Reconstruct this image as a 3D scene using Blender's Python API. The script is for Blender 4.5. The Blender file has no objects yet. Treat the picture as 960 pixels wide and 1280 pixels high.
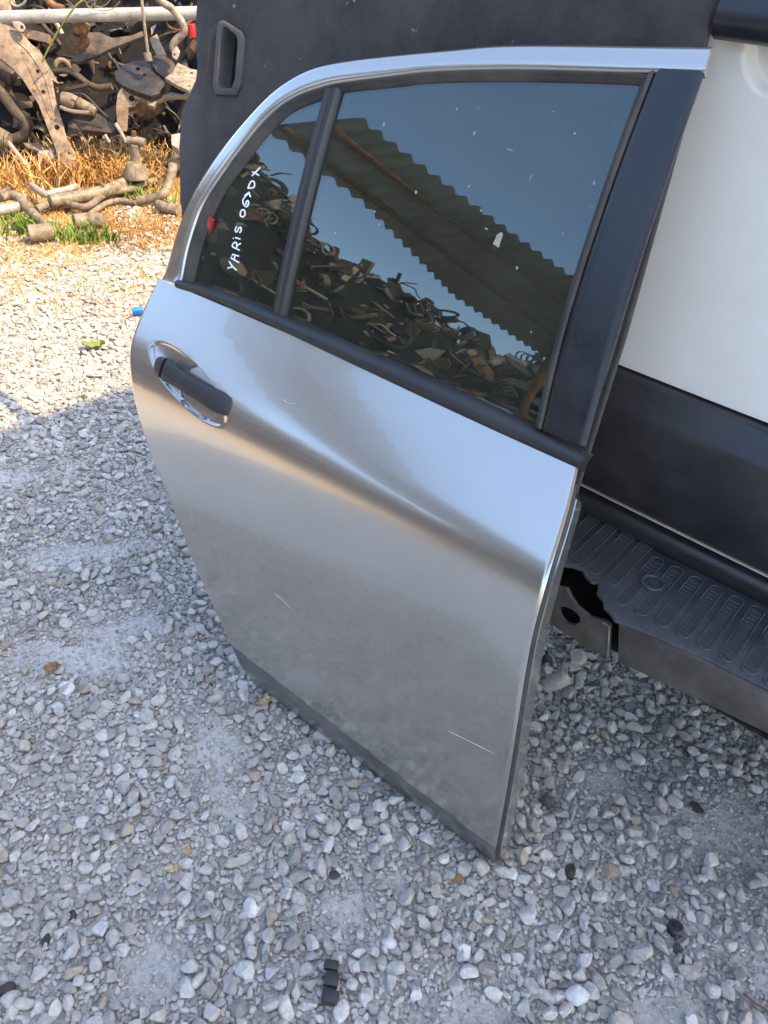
import bpy, bmesh, math, random
import numpy as np
from mathutils import Vector, Matrix

SC = bpy.context.scene
COL = SC.collection
R = math.radians
rnd = random.Random(7)
npr = np.random.RandomState(11)

# ------------------------------------------------------------------ camera
CAM_P, CAM_R, CAM_H = R(38.0), R(-4.0), 1.25
cd = bpy.data.cameras.new('camera'); co = bpy.data.objects.new('camera', cd); COL.objects.link(co)
fw = Vector((0, math.cos(CAM_P), -math.sin(CAM_P))); dn = Vector((0, -math.sin(CAM_P), -math.cos(CAM_P))); rt = Vector((1, 0, 0))
c_, s_ = math.cos(CAM_R), math.sin(CAM_R)
right = rt * c_ + dn * s_; up = -(dn * c_ - rt * s_); back = -fw
co.matrix_world = Matrix(((right.x, up.x, back.x, 0), (right.y, up.y, back.y, 0), (right.z, up.z, back.z, CAM_H), (0, 0, 0, 1)))
cd.sensor_fit = 'HORIZONTAL'; cd.sensor_width = 36.0; cd.lens = 36.0
cd.clip_start = 0.02; cd.clip_end = 2000
SC.camera = co

# ------------------------------------------------------------------ sky, sun, exposure
SUN_AZ, SUN_EL = 112.0, 52.0
w = bpy.data.worlds.new('World'); SC.world = w; w.use_nodes = True
nt = w.node_tree; bg = nt.nodes['Background']
sky = nt.nodes.new('ShaderNodeTexSky'); sky.sky_type = 'NISHITA'; sky.sun_disc = False
sky.sun_elevation = R(SUN_EL); sky.sun_rotation = R(SUN_AZ); sky.air_density = 1.0; sky.dust_density = 1.7; sky.ozone_density = 1.2
nt.links.new(sky.outputs[0], bg.inputs[0]); bg.inputs[1].default_value = 0.15
sd = bpy.data.lights.new('sun', 'SUN'); so = bpy.data.objects.new('sun', sd); COL.objects.link(so)
sd.energy = 2.0; sd.angle = R(0.5); sd.color = (1.0, 0.75, 0.40)
sv = Vector((math.sin(R(SUN_AZ)) * math.cos(R(SUN_EL)), math.cos(R(SUN_AZ)) * math.cos(R(SUN_EL)), math.sin(R(SUN_EL))))
so.rotation_euler = sv.to_track_quat('Z', 'Y').to_euler(); so.location = sv * 30
vs = SC.view_settings; vs.view_transform = 'Standard'; vs.look = 'None'; vs.gamma = 1; vs.exposure = 2.35
SC.cycles.max_bounces = 8; SC.cycles.transparent_max_bounces = 12
SC.cycles.use_adaptive_sampling = True

# ------------------------------------------------------------------ helpers
def tag(o, label=None, cat=None, group=None, kind=None):
    if label: o['label'] = label
    if cat: o['category'] = cat
    if group: o['group'] = group
    if kind: o['kind'] = kind
    return o

def empty(name, loc, label, cat, group=None):
    o = bpy.data.objects.new(name, None); COL.objects.link(o); o.location = loc; o.empty_display_size = 0.05
    return tag(o, label, cat, group)

ROOT = {}
def obj(name, verts, faces, mats, parent=None, origin=None, smooth=35, slots=None, attr=None):
    """mesh object from world coordinates; origin = world position of the object (its thing's base for parts)"""
    org = np.array(origin if origin is not None else (ROOT[parent.name] if parent else (0, 0, 0)), float)
    me = bpy.data.meshes.new(name)
    v = np.asarray(verts, float).reshape(-1, 3) - org
    me.from_pydata(v.tolist(), [], [tuple(int(i) for i in f) for f in faces])
    if not isinstance(mats, (list, tuple)): mats = [mats]
    for m in mats: me.materials.append(m)
    if slots is not None: me.polygons.foreach_set('material_index', np.asarray(slots, np.int32))
    if attr is not None:
        for k, a in attr.items():
            at = me.attributes.new(k, 'FLOAT', 'POINT'); at.data.foreach_set('value', np.asarray(a, np.float32))
    me.validate(); me.update()
    bm = bmesh.new(); bm.from_mesh(me); bmesh.ops.recalc_face_normals(bm, faces=bm.faces); bm.to_mesh(me); bm.free()
    if smooth:
        me.polygons.foreach_set('use_smooth', [True] * len(me.polygons)); me.set_sharp_from_angle(angle=R(smooth))
    o = bpy.data.objects.new(name, me); COL.objects.link(o)
    if parent is not None:
        o.parent = parent; ROOT[o.name] = org
        if parent.type == 'EMPTY' or ROOT.get(parent.name) is not None: o.location = (0, 0, 0)
    else:
        o.location = org.tolist(); ROOT[o.name] = org
    return o

def root(name, loc, label, cat, group=None):
    e = empty(name, loc, label, cat, group); ROOT[e.name] = np.array(loc, float); return e

class MB:
    """collects shapes into one mesh, each with its material slot"""
    def __init__(s): s.v = []; s.f = []; s.m = []; s.n = 0
    def add(s, v, f, m=0):
        s.v.append(np.asarray(v, float)); s.f += [tuple(i + s.n for i in q) for q in f]; s.m += [m] * len(f); s.n += len(v); return s
    def verts(s): return np.concatenate(s.v)

def crom(pts, k=4):
    P = [np.array(p, float) for p in pts]
    if len(P) < 3: return P
    Q = [2 * P[0] - P[1]] + P + [2 * P[-1] - P[-2]]; out = []
    for i in range(1, len(Q) - 2):
        for j in range(k):
            t = j / k; a, b, c, d = Q[i - 1:i + 3]
            out.append(0.5 * ((2 * b) + (c - a) * t + (2 * a - 5 * b + 4 * c - d) * t * t + (3 * b - a - 3 * c + d) * t ** 3))
    out.append(P[-1]); return out

def tube_geo(pts, r, k=10, sm=4, flat=1.0, cap=True):
    P = crom(pts, sm) if sm else [np.array(p, float) for p in pts]
    n = len(P); rr = r if hasattr(r, '__len__') else [r] * n
    if len(rr) != n: rr = np.interp(np.linspace(0, 1, n), np.linspace(0, 1, len(rr)), rr)
    T = [P[min(i + 1, n - 1)] - P[max(i - 1, 0)] for i in range(n)]; T = [t / (np.linalg.norm(t) + 1e-9) for t in T]
    a = np.array([0, 0, 1.0]); a = a if abs(T[0] @ a) < .9 else np.array([1.0, 0, 0])
    V = []; F = []
    for i in range(n):
        a = a - T[i] * (a @ T[i]); a /= np.linalg.norm(a) + 1e-9; b = np.cross(T[i], a)
        for j in range(k):
            th = 2 * math.pi * j / k
            V.append(P[i] + a * math.cos(th) * rr[i] * flat + b * math.sin(th) * rr[i])
    for i in range(n - 1):
        for j in range(k):
            F.append((i * k + j, i * k + (j + 1) % k, (i + 1) * k + (j + 1) % k, (i + 1) * k + j))
    if cap: F.append(tuple(range(k))[::-1]); F.append(tuple((n - 1) * k + j for j in range(k)))
    return np.array(V), F

def box_geo(c, ax, h):
    c = np.array(c, float); X, Y, Z = [np.array(a, float) for a in ax]
    V = [c + X * h[0] * i + Y * h[1] * j + Z * h[2] * k for i in (-1, 1) for j in (-1, 1) for k in (-1, 1)]
    return np.array(V), [(0, 1, 3, 2), (4, 6, 7, 5), (0, 4, 5, 1), (2, 3, 7, 6), (0, 2, 6, 4), (1, 5, 7, 3)]

def bevelled(v, f, w=.004, seg=2):
    bm = bmesh.new(); vs_ = [bm.verts.new(tuple(p)) for p in v]
    for q in f: bm.faces.new([vs_[i] for i in q])
    bmesh.ops.recalc_face_normals(bm, faces=bm.faces)
    es = [e for e in bm.edges if len(e.link_faces) == 2 and e.calc_face_angle(0) > R(25)]
    bmesh.ops.bevel(bm, geom=es, offset=w, segments=seg, profile=.5, affect='EDGES', clamp_overlap=True)
    bm.verts.index_update(); V = np.array([tuple(p.co) for p in bm.verts]); F = [tuple(p.index for p in q.verts) for q in bm.faces]
    bm.free(); return V, F

def plate_geo(poly, holes, nrm, th):
    """solid flat plate from a planar outline with round or drawn holes (world points)"""
    n = np.array(nrm, float); n /= np.linalg.norm(n)
    a = np.cross(n, [0, 0, 1.0]); a = a if np.linalg.norm(a) > .1 else np.cross(n, [1.0, 0, 0]); a /= np.linalg.norm(a); b = np.cross(n, a)
    loops = [[np.array(p, float) for p in poly]]
    for h in holes:
        if isinstance(h, tuple) and not hasattr(h[1], '__len__'):
            c, r_ = np.array(h[0], float), h[1]
            loops.append([c + a * r_ * math.cos(t) + b * r_ * math.sin(t) for t in np.linspace(0, 2 * math.pi, 11)[:-1]])
        else: loops.append([np.array(p, float) for p in h])
    bm = bmesh.new(); ed = []
    for lp in loops:
        vv = [bm.verts.new(tuple(p)) for p in lp]
        ed += [bm.edges.new((vv[i], vv[(i + 1) % len(vv)])) for i in range(len(vv))]
    bmesh.ops.triangle_fill(bm, edges=ed, use_beauty=True, use_dissolve=False, normal=tuple(n))
    fs = list(bm.faces)
    g = bmesh.ops.extrude_face_region(bm, geom=fs)
    for v in [x for x in g['geom'] if isinstance(x, bmesh.types.BMVert)]: v.co -= Vector((n * th).tolist())
    bmesh.ops.recalc_face_normals(bm, faces=bm.faces)
    bm.verts.index_update(); V = np.array([tuple(p.co) for p in bm.verts]); F = [tuple(p.index for p in q.verts) for q in bm.faces]
    bm.free(); return V, F

# ------------------------------------------------------------------ materials
def mat(name): 
    m = bpy.data.materials.new(name); m.use_nodes = True
    return m, m.node_tree, m.node_tree.nodes, m.node_tree.links, m.node_tree.nodes['Principled BSDF']

def N(nodes, t, **kw):
    n = nodes.new(t)
    for k, v in kw.items(): setattr(n, k, v)
    return n

def noise(nodes, links, scale, detail=4, rough=.6, coord='Object', vec=None):
    t = N(nodes, 'ShaderNodeTexNoise'); t.inputs['Scale'].default_value = scale; t.inputs['Detail'].default_value = detail; t.inputs['Roughness'].default_value = rough
    if vec is None:
        tc = N(nodes, 'ShaderNodeTexCoord'); vec = tc.outputs[coord]
    links.new(vec, t.inputs['Vector']); return t

def ramp(nodes, links, src, stops):
    r = N(nodes, 'ShaderNodeValToRGB'); e = r.color_ramp.elements
    while len(e) < len(stops): e.new(.5)
    for i, (p, c) in enumerate(stops): e[i].position = p; e[i].color = (*c, 1) if len(c) == 3 else c
    links.new(src, r.inputs[0]); return r

def bump(nodes, links, src, bsdf, strength=.3, dist=.01):
    b = N(nodes, 'ShaderNodeBump'); b.inputs['Strength'].default_value = strength; b.inputs['Distance'].default_value = dist
    links.new(src, b.inputs['Height']); links.new(b.outputs[0], bsdf.inputs['Normal']); return b

def simple(name, c0, c1, rough=.6, metal=0.0, scale=12, spec=.5, bmp=.15, detail=6, fine=0, grime=0):
    m, t, ns, ls, b = mat(name)
    nz = noise(ns, ls, scale, detail, .65)
    r = ramp(ns, ls, nz.outputs['Fac'], [(.32, c0), (.68, c1)])
    if grime:   # oily and rusty blotches
        ng = noise(ns, ls, scale * 1.7, 8, .75); gr = ramp(ns, ls, ng.outputs['Fac'], [(.46, (0, 0, 0)), (.66, (grime,) * 3)])
        mg = N(ns, 'ShaderNodeMix', data_type='RGBA'); ls.new(gr.outputs[0], mg.inputs[0]); ls.new(r.outputs[0], mg.inputs[6]); mg.inputs[7].default_value = (.05, .03, .018, 1); ls.new(mg.outputs[2], b.inputs['Base Color'])
    else: ls.new(r.outputs[0], b.inputs['Base Color']); b.inputs['Roughness'].default_value = rough; b.inputs['Metallic'].default_value = metal
    b.inputs['Specular IOR Level'].default_value = spec
    if bmp: 
        n2 = noise(ns, ls, fine or scale * 6, 5, .6); bump(ns, ls, n2.outputs['Fac'], b, bmp, .004)
    return m

M = {}
M['galv'] = simple('galvanised_steel', (.26, .25, .23), (.44, .415, .37), .6, .1, 9, grime=.35)
M['tan'] = simple('dusty_tan_steel', (.13, .085, .052), (.29, .215, .15), .75, 0, 14, .3, grime=.75)
M['tan2'] = simple('dusty_aluminium', (.13, .098, .064), (.29, .235, .17), .75, 0, 22, .3, grime=.8)
M['tanl'] = simple('pale_dusty_metal', (.15, .12, .085), (.34, .28, .21), .65, .1, 18, .4, grime=.8)
M['alu'] = simple('worn_aluminium', (.22, .20, .175), (.40, .36, .30), .5, .3, 22, grime=.6)
M['alu2'] = simple('grey_cast_aluminium', (.20, .19, .175), (.34, .315, .28), .65, .1, 22, grime=.7)
M['dust'] = simple('dusty_black_rubber', (.025, .02, .016), (.12, .09, .065), .85, 0, 16, .3)
M['black'] = simple('black_steel', (.012, .011, .010), (.05, .042, .034), .45, .2, 20)
M['steel'] = simple('dark_grimy_steel', (.018, .014, .011), (.085, .064, .046), .6, .2, 15)
M['rust'] = simple('rusty_steel', (.07, .032, .018), (.24, .12, .06), .85, 0, 22, .2)
M['rustl'] = simple('orange_rust', (.14, .065, .022), (.30, .18, .08), .85, 0, 22, .2)
M['red'] = simple('red_plastic', (.30, .012, .014), (.42, .02, .02), .35, 0, 10)
M['stone'] = simple('pale_concrete', (.22, .185, .15), (.38, .33, .275), .9, 0, 30, .2, .5)
M['weed'] = simple('weed_green', (.11, .13, .03), (.24, .25, .07), .7, 0, 10, .3, 0)

# stone of the gravel: colour picked per stone
def stone_mat(name, at_type):
    m, t, ns, ls, b = mat(name)
    a = N(ns, 'ShaderNodeAttribute', attribute_type=at_type, attribute_name='tint')
    r = N(ns, 'ShaderNodeValToRGB'); r.color_ramp.interpolation = 'LINEAR'
    stops = [(0, (.37, .345, .31)), (.25, (.52, .485, .435)), (.5, (.60, .565, .51)), (.72, (.70, .665, .61)), (.83, (.50, .43, .34)), (.90, (.40, .31, .23)), (.95, (.22, .215, .21)), (1, (.10, .10, .10))]
    e = r.color_ramp.elements
    while len(e) < len(stops): e.new(.5)
    for i, (p, c) in enumerate(stops): e[i].position = p; e[i].color = (*c, 1)
    ls.new(a.outputs['Fac'], r.inputs[0])
    nz = noise(ns, ls, 2.2, 6, .7); 
    mr = N(ns, 'ShaderNodeMapRange'); mr.inputs[1].default_value = .25; mr.inputs[2].default_value = .75; mr.inputs[3].default_value = .62; mr.inputs[4].default_value = 1.2
    ls.new(nz.outputs['Fac'], mr.inputs[0])
    mx = N(ns, 'ShaderNodeMix', data_type='RGBA', blend_type='MULTIPLY'); mx.inputs[0].default_value = 1
    ls.new(r.outputs[0], mx.inputs[6]); ls.new(mr.outputs[0], mx.inputs[7]); ls.new(mx.outputs[2], b.inputs['Base Color'])
    b.inputs['Roughness'].default_value = .85; b.inputs['Specular IOR Level'].default_value = .25
    n2 = noise(ns, ls, 7, 6, .7); bump(ns, ls, n2.outputs['Fac'], b, .5, .12)
    return m
M['gravel'] = stone_mat('gravel_stone', 'INSTANCER')

def ground_mat():
    m, t, ns, ls, b = mat('dusty_ground')
    tc = N(ns, 'ShaderNodeTexCoord')
    n1 = noise(ns, ls, 3.0, 6, .65, vec=tc.outputs['Object'])
    r = ramp(ns, ls, n1.outputs['Fac'], [(.3, (.41, .385, .35)), (.7, (.54, .515, .47))])
    n2 = noise(ns, ls, 160, 5, .7, vec=tc.outputs['Object'])
    mr = N(ns, 'ShaderNodeMapRange'); mr.inputs[1].default_value = .3; mr.inputs[2].default_value = .7; mr.inputs[3].default_value = .7; mr.inputs[4].default_value = 1.12
    ls.new(n2.outputs['Fac'], mr.inputs[0])
    mx = N(ns, 'ShaderNodeMix', data_type='RGBA', blend_type='MULTIPLY'); mx.inputs[0].default_value = 1
    ls.new(r.outputs[0], mx.inputs[6]); ls.new(mr.outputs[0], mx.inputs[7])
    # dark oily specks
    vo = N(ns, 'ShaderNodeTexVoronoi'); vo.inputs['Scale'].default_value = 38; ls.new(tc.outputs['Object'], vo.inputs['Vector'])
    sp = ramp(ns, ls, vo.outputs['Distance'], [(.07, (.14, .14, .14)), (.13, (1, 1, 1))])
    mx2 = N(ns, 'ShaderNodeMix', data_type='RGBA', blend_type='MULTIPLY'); mx2.inputs[0].default_value = .8
    ls.new(mx.outputs[2], mx2.inputs[6]); ls.new(sp.outputs[0], mx2.inputs[7]); ls.new(mx2.outputs[2], b.inputs['Base Color'])
    # weedy straw coloured ground away from the gravelled yard
    sx = N(ns, 'ShaderNodeSeparateXYZ'); ls.new(tc.outputs['Object'], sx.inputs[0])
    fa = N(ns, 'ShaderNodeMapRange'); fa.inputs[1].default_value = -3.0; fa.inputs[2].default_value = -4.6; ls.new(sx.outputs[0], fa.inputs[0])
    nw = noise(ns, ls, 1.7, 6, .7, vec=tc.outputs['Object']); wr = ramp(ns, ls, nw.outputs['Fac'], [(.3, (.35, .35, .35)), (.6, (1, 1, 1))])
    fb = N(ns, 'ShaderNodeMapRange'); fb.inputs[1].default_value = 2.9; fb.inputs[2].default_value = 3.7; ls.new(sx.outputs[1], fb.inputs[0])
    fx = N(ns, 'ShaderNodeMath', operation='MAXIMUM'); ls.new(fa.outputs[0], fx.inputs[0]); ls.new(fb.outputs[0], fx.inputs[1])
    fm = N(ns, 'ShaderNodeMath', operation='MULTIPLY'); ls.new(fx.outputs[0], fm.inputs[0]); ls.new(wr.outputs[0], fm.inputs[1])
    m3 = N(ns, 'ShaderNodeMix', data_type='RGBA'); ls.new(fm.outputs[0], m3.inputs[0]); ls.new(mx2.outputs[2], m3.inputs[6]); m3.inputs[7].default_value = (.46, .33, .18, 1); ls.new(m3.outputs[2], b.inputs['Base Color'])
    b.inputs['Roughness'].default_value = .95; b.inputs['Specular IOR Level'].default_value = .15
    v2 = N(ns, 'ShaderNodeTexVoronoi'); v2.inputs['Scale'].default_value = 70; ls.new(tc.outputs['Object'], v2.inputs['Vector'])
    ad = N(ns, 'ShaderNodeMath', operation='ADD'); ls.new(n2.outputs['Fac'], ad.inputs[0]); ls.new(v2.outputs['Distance'], ad.inputs[1])
    bump(ns, ls, ad.outputs[0], b, .6, .006)
    return m
M['ground'] = ground_mat()

def paint_mat():
    m, t, ns, ls, b = mat('silver_paint')
    tc = N(ns, 'ShaderNodeTexCoord')
    fl = N(ns, 'ShaderNodeTexVoronoi'); fl.inputs['Scale'].default_value = 2500; ls.new(tc.outputs['Object'], fl.inputs['Vector'])
    r = ramp(ns, ls, fl.outputs['Color'], [(0, (.42, .40, .36)), (1, (.50, .48, .435))])
    dz = noise(ns, ls, 3.5, 4, .5, vec=tc.outputs['Object']); dr = ramp(ns, ls, dz.outputs['Fac'], [(.4, (0, 0, 0)), (.9, (.22, .22, .22))])
    mx = N(ns, 'ShaderNodeMix', data_type='RGBA'); ls.new(dr.outputs[0], mx.inputs[0]); ls.new(r.outputs[0], mx.inputs[6]); mx.inputs[7].default_value = (.40, .38, .345, 1)
    ls.new(mx.outputs[2], b.inputs['Base Color'])
    b.inputs['Metallic'].default_value = .80
    rr = ramp(ns, ls, dz.outputs['Fac'], [(.3, (.19, .19, .19)), (.8, (.25, .25, .25))]); ls.new(rr.outputs[0], b.inputs['Roughness'])
    b.inputs['Coat Weight'].default_value = 1.0; b.inputs['Coat IOR'].default_value = 1.55
    cr = ramp(ns, ls, dz.outputs['Fac'], [(.3, (.015, .015, .015)), (.8, (.05, .05, .05))]); ls.new(cr.outputs[0], b.inputs['Coat Roughness'])
    wv = noise(ns, ls, 14, 2, .5, vec=tc.outputs['Object']); bump(ns, ls, wv.outputs['Fac'], b, .02, .003)
    return m
M['paint'] = paint_mat()
def guard_mat():  # textured chip guard; its dark tone also stands for shade on the turn-under
    m, t, ns, ls, b = mat('shaded_chip_guard'); b.inputs['Base Color'].default_value = (.20, .20, .195, 1); b.inputs['Metallic'].default_value = .55; b.inputs['Roughness'].default_value = .30
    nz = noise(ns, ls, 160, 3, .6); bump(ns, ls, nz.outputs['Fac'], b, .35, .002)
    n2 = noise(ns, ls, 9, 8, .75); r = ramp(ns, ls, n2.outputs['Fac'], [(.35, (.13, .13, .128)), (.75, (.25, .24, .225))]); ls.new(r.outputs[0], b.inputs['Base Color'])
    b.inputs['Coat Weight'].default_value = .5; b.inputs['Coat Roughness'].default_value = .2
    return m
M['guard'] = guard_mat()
M['inner_paint'] = simple('inner_silver_paint', (.40, .40, .38), (.50, .49, .46), .4, .6, 20, .5, .05)

def glass_mat():
    m, t, ns, ls, b = mat('dark_tinted_glass'); ns.remove(b)
    out = ns['Material Output']
    fr = N(ns, 'ShaderNodeFresnel'); ge = N(ns, 'ShaderNodeNewGeometry'); io = N(ns, 'ShaderNodeMapRange'); io.inputs[3].default_value = 1.88; io.inputs[4].default_value = 1 / 1.88
    ls.new(ge.outputs['Backfacing'], io.inputs[0]); ls.new(io.outputs[0], fr.inputs[0])
    tr = N(ns, 'ShaderNodeBsdfTransparent'); tr.inputs[0].default_value = (.30, .36, .32, 1)
    gl = N(ns, 'ShaderNodeBsdfGlossy'); gl.inputs['Roughness'].default_value = .012; gl.inputs[0].default_value = (.90, 1, 1, 1)
    mx = N(ns, 'ShaderNodeMixShader'); ls.new(fr.outputs[0], mx.inputs[0]); ls.new(tr.outputs[0], mx.inputs[1]); ls.new(gl.outputs[0], mx.inputs[2])
    # thin dust film with pale specks
    tc = N(ns, 'ShaderNodeTexCoord'); df = N(ns, 'ShaderNodeBsdfDiffuse'); df.inputs[0].default_value = (.40, .43, .36, 1)
    nz = noise(ns, ls, 4, 7, .7, vec=tc.outputs['Object']); a1 = ramp(ns, ls, nz.outputs['Fac'], [(.3, (.015, .015, .015)), (.8, (.065, .065, .065))])
    vo = N(ns, 'ShaderNodeTexVoronoi'); vo.inputs['Scale'].default_value = 26; ls.new(tc.outputs['Object'], vo.inputs['Vector'])
    a2 = ramp(ns, ls, vo.outputs['Distance'], [(.05, (.16, .16, .16)), (.085, (0, 0, 0))])
    sel = ramp(ns, ls, vo.outputs['Color'], [(.62, (0, 0, 0)), (.68, (1, 1, 1))])
    mu = N(ns, 'ShaderNodeMath', operation='MULTIPLY'); ls.new(a2.outputs[0], mu.inputs[0]); ls.new(sel.outputs[0], mu.inputs[1])
    ad = N(ns, 'ShaderNodeMath', operation='ADD'); ls.new(a1.outputs[0], ad.inputs[0]); ls.new(mu.outputs[0], ad.inputs[1])
    m2 = N(ns, 'ShaderNodeMixShader'); ls.new(ad.outputs[0], m2.inputs[0]); ls.new(mx.outputs[0], m2.inputs[1]); ls.new(df.outputs[0], m2.inputs[2])
    ls.new(m2.outputs[0], out.inputs[0]); return m
M['glass'] = glass_mat()

def plastic(name, c, rough, dust=(.2, .19, .17), amt=.25, coat=0, scale=9):
    m, t, ns, ls, b = mat(name)
    nz = noise(ns, ls, scale, 8, .72); r = ramp(ns, ls, nz.outputs['Fac'], [(.4, (0, 0, 0)), (.8, (amt, amt, amt))])
    mx = N(ns, 'ShaderNodeMix', data_type='RGBA'); ls.new(r.outputs[0], mx.inputs[0]); mx.inputs[6].default_value = (*c, 1); mx.inputs[7].default_value = (*dust, 1)
    ls.new(mx.outputs[2], b.inputs['Base Color'])
    r2 = ramp(ns, ls, nz.outputs['Fac'], [(.3, (rough,) * 3), (.8, (min(1, rough + .25),) * 3)]); ls.new(r2.outputs[0], b.inputs['Roughness'])
    b.inputs['Coat Weight'].default_value = coat
    n2 = noise(ns, ls, 300, 3, .6); bump(ns, ls, n2.outputs['Fac'], b, .12, .001)
    return m
M['rubber'] = plastic('black_rubber_seal', (.022, .021, .02), .55, (.16, .13, .10), .5)
M['pillar'] = plastic('satin_black_film', (.012, .013, .016), .22, (.12, .12, .12), .10)
M['trim'] = plastic('black_plastic', (.018, .018, .019), .42, (.12, .11, .10), .15)
M['cladding'] = plastic('black_grained_plastic', (.022, .022, .023), .28, (.15, .14, .13), .3, scale=5)
M['splat'] = simple('dried_dirt', (.26, .25, .21), (.36, .35, .30), .9, 0, 60, .2, 0)
M['step_worn'] = plastic('scuffed_tread_edges', (.042, .045, .052), .5, (.22, .21, .2), .6, scale=30)
M['step'] = plastic('weathered_step_plastic', (.034, .038, .046), .36, (.22, .20, .18), .32, scale=14)
M['face'] = plastic('muddy_bumper_plastic', (.05, .045, .04), .6, (.26, .21, .16), .6, scale=7)
M['dark'] = simple('bumper_inside', (.006, .005, .005), (.02, .018, .016), .9, 0, 20, .2)
M['handle'] = plastic('black_handle_plastic', (.016, .016, .017), .4, (.14, .13, .12), .12)
M['canopy'] = simple('weathered_roof_sheet', (.17, .18, .15), (.26, .27, .23), .7, 0, 3)
M['hinge'] = simple('dirty_hinge_steel', (.14, .13, .115), (.36, .33, .29), .5, .4, 40)
M['white_mark'] = simple('white_marker_paint', (.75, .76, .76), (.82, .83, .83), .7, 0, 60, .3, 0)
M['scratch'] = simple('bare_scratch', (.55, .54, .52), (.75, .74, .72), .6, 0, 60, .3, 0)
M['tail_white'] = plastic('white_van_paint', (.84, .81, .75), .32, (.62, .54, .44), .35, .5, scale=4)
M['gold'] = simple('pale_edge', (.45, .40, .30), (.62, .57, .46), .5, 0, 40)  # thin pale line under the cladding

def carpet_mat():
    m, t, ns, ls, b = mat('black_felt_board')
    tc = N(ns, 'ShaderNodeTexCoord')
    n1 = noise(ns, ls, 5, 8, .75, vec=tc.outputs['Object']); r = ramp(ns, ls, n1.outputs['Fac'], [(.35, (.024, .022, .021)), (.75, (.075, .068, .062))])
    vo = N(ns, 'ShaderNodeTexVoronoi'); vo.inputs['Scale'].default_value = 22; vo.inputs['Randomness'].default_value = 1
    nd = noise(ns, ls, 40, 3, .6, vec=tc.outputs['Object']); va = N(ns, 'ShaderNodeVectorMath', operation='MULTIPLY_ADD'); va.inputs[1].default_value = (.05, .05, .05)
    ls.new(nd.outputs['Color'], va.inputs[0]); ls.new(tc.outputs['Object'], va.inputs[2]); ls.new(va.outputs[0], vo.inputs['Vector'])
    a2 = ramp(ns, ls, vo.outputs['Distance'], [(.09, (1, 1, 1)), (.13, (0, 0, 0))])
    sel = ramp(ns, ls, vo.outputs['Color'], [(.55, (0, 0, 0)), (.6, (1, 1, 1))])
    mu = N(ns, 'ShaderNodeMath', operation='MULTIPLY'); ls.new(a2.outputs[0], mu.inputs[0]); ls.new(sel.outputs[0], mu.inputs[1])
    mx = N(ns, 'ShaderNodeMix', data_type='RGBA'); ls.new(mu.outputs[0], mx.inputs[0]); ls.new(r.outputs[0], mx.inputs[6]); mx.inputs[7].default_value = (.20, .18, .14, 1)
    ls.new(mx.outputs[2], b.inputs['Base Color']); b.inputs['Roughness'].default_value = .95; b.inputs['Specular IOR Level'].default_value = .2
    b.inputs['Sheen Weight'].default_value = .15
    n2 = noise(ns, ls, 350, 3, .7, vec=tc.outputs['Object']); bump(ns, ls, n2.outputs['Fac'], b, .5, .002)
    return m
M['carpet'] = carpet_mat()
M['slot_frame'] = plastic('grey_black_handle_frame', (.045, .044, .043), .5, (.2, .19, .18), .5)

def tint_mat(name, stops, rough=.85, trans=0):
    m, t, ns, ls, b = mat(name)
    a = N(ns, 'ShaderNodeAttribute', attribute_name='tint'); r = ramp(ns, ls, a.outputs['Fac'], stops)
    ls.new(r.outputs[0], b.inputs['Base Color']); b.inputs['Roughness'].default_value = rough; b.inputs['Specular IOR Level'].default_value = .2
    return m
M['dry'] = tint_mat('dry_weeds', [(0, (.12, .055, .02)), (.25, (.34, .16, .045)), (.6, (.50, .28, .09)), (.85, (.56, .42, .20)), (1, (.30, .28, .08))])
M['grass'] = tint_mat('green_grass', [(0, (.05, .09, .015)), (.5, (.12, .19, .03)), (1, (.28, .32, .08))])

# ------------------------------------------------------------------ ground: one sheet, fine near the door, coarse to the horizon
def vnoise(x, y, seed=0):
    """smooth value noise on numpy arrays"""
    xi = np.floor(x).astype(int); yi = np.floor(y).astype(int); fx = x - xi; fy = y - yi
    fx = fx * fx * (3 - 2 * fx); fy = fy * fy * (3 - 2 * fy)
    def h(a, b):
        k = (a * 374761393 + b * 668265263 + seed * 974634777) & 0x7fffffff
        k = ((k ^ (k >> 13)) * 1274126177) & 0x7fffffff
        return ((k ^ (k >> 16)) & 0xffff) / 65535.0
    return (h(xi, yi) * (1 - fx) + h(xi + 1, yi) * fx) * (1 - fy) + (h(xi, yi + 1) * (1 - fx) + h(xi + 1, yi + 1) * fx) * fy

def gz(x, y):
    return (vnoise(x * 2.3, y * 2.3, 1) - .5) * .016 + (vnoise(x * 9, y * 9, 2) - .5) * .008

PATCH = [(-.27, .82, .07, .17, 25), (-.62, 1.04, .18, .08, 10), (-.55, 1.13, .16, .05, 10), (.17, .43, .11, .05, 0), (.06, .61, .05, .04, 0), (-.01, .57, .05, .05, 0), (.70, .52, .17, .16, 0),
         (.62, .74, .14, .10, 20), (.45, .83, .09, .05, 20), (-.97, 1.65, .2, .08, 15), (-.75, 1.35, .25, .06, 20), (-.30, .46, .06, .05, 0), (.45, .45, .10, .05, 0)]
def bare(x, y):
    b = np.zeros_like(x)
    for (cx, cy, rx, ry, a) in PATCH:
        c, s = math.cos(R(a)), math.sin(R(a)); dx = (x - cx) * c + (y - cy) * s; dy = -(x - cx) * s + (y - cy) * c
        d = np.sqrt((dx / rx) ** 2 + (dy / ry) ** 2) + (vnoise(x * 14, y * 14, 5) - .5) * .7
        b = np.maximum(b, np.clip(1.35 - d, 0, 1))
    return np.maximum(b, np.clip((vnoise(x * 3.2, y * 3.2, 8) * .6 + vnoise(x * 8, y * 8, 9) * .4 - .64) * 3.5, 0, .75))

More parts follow.
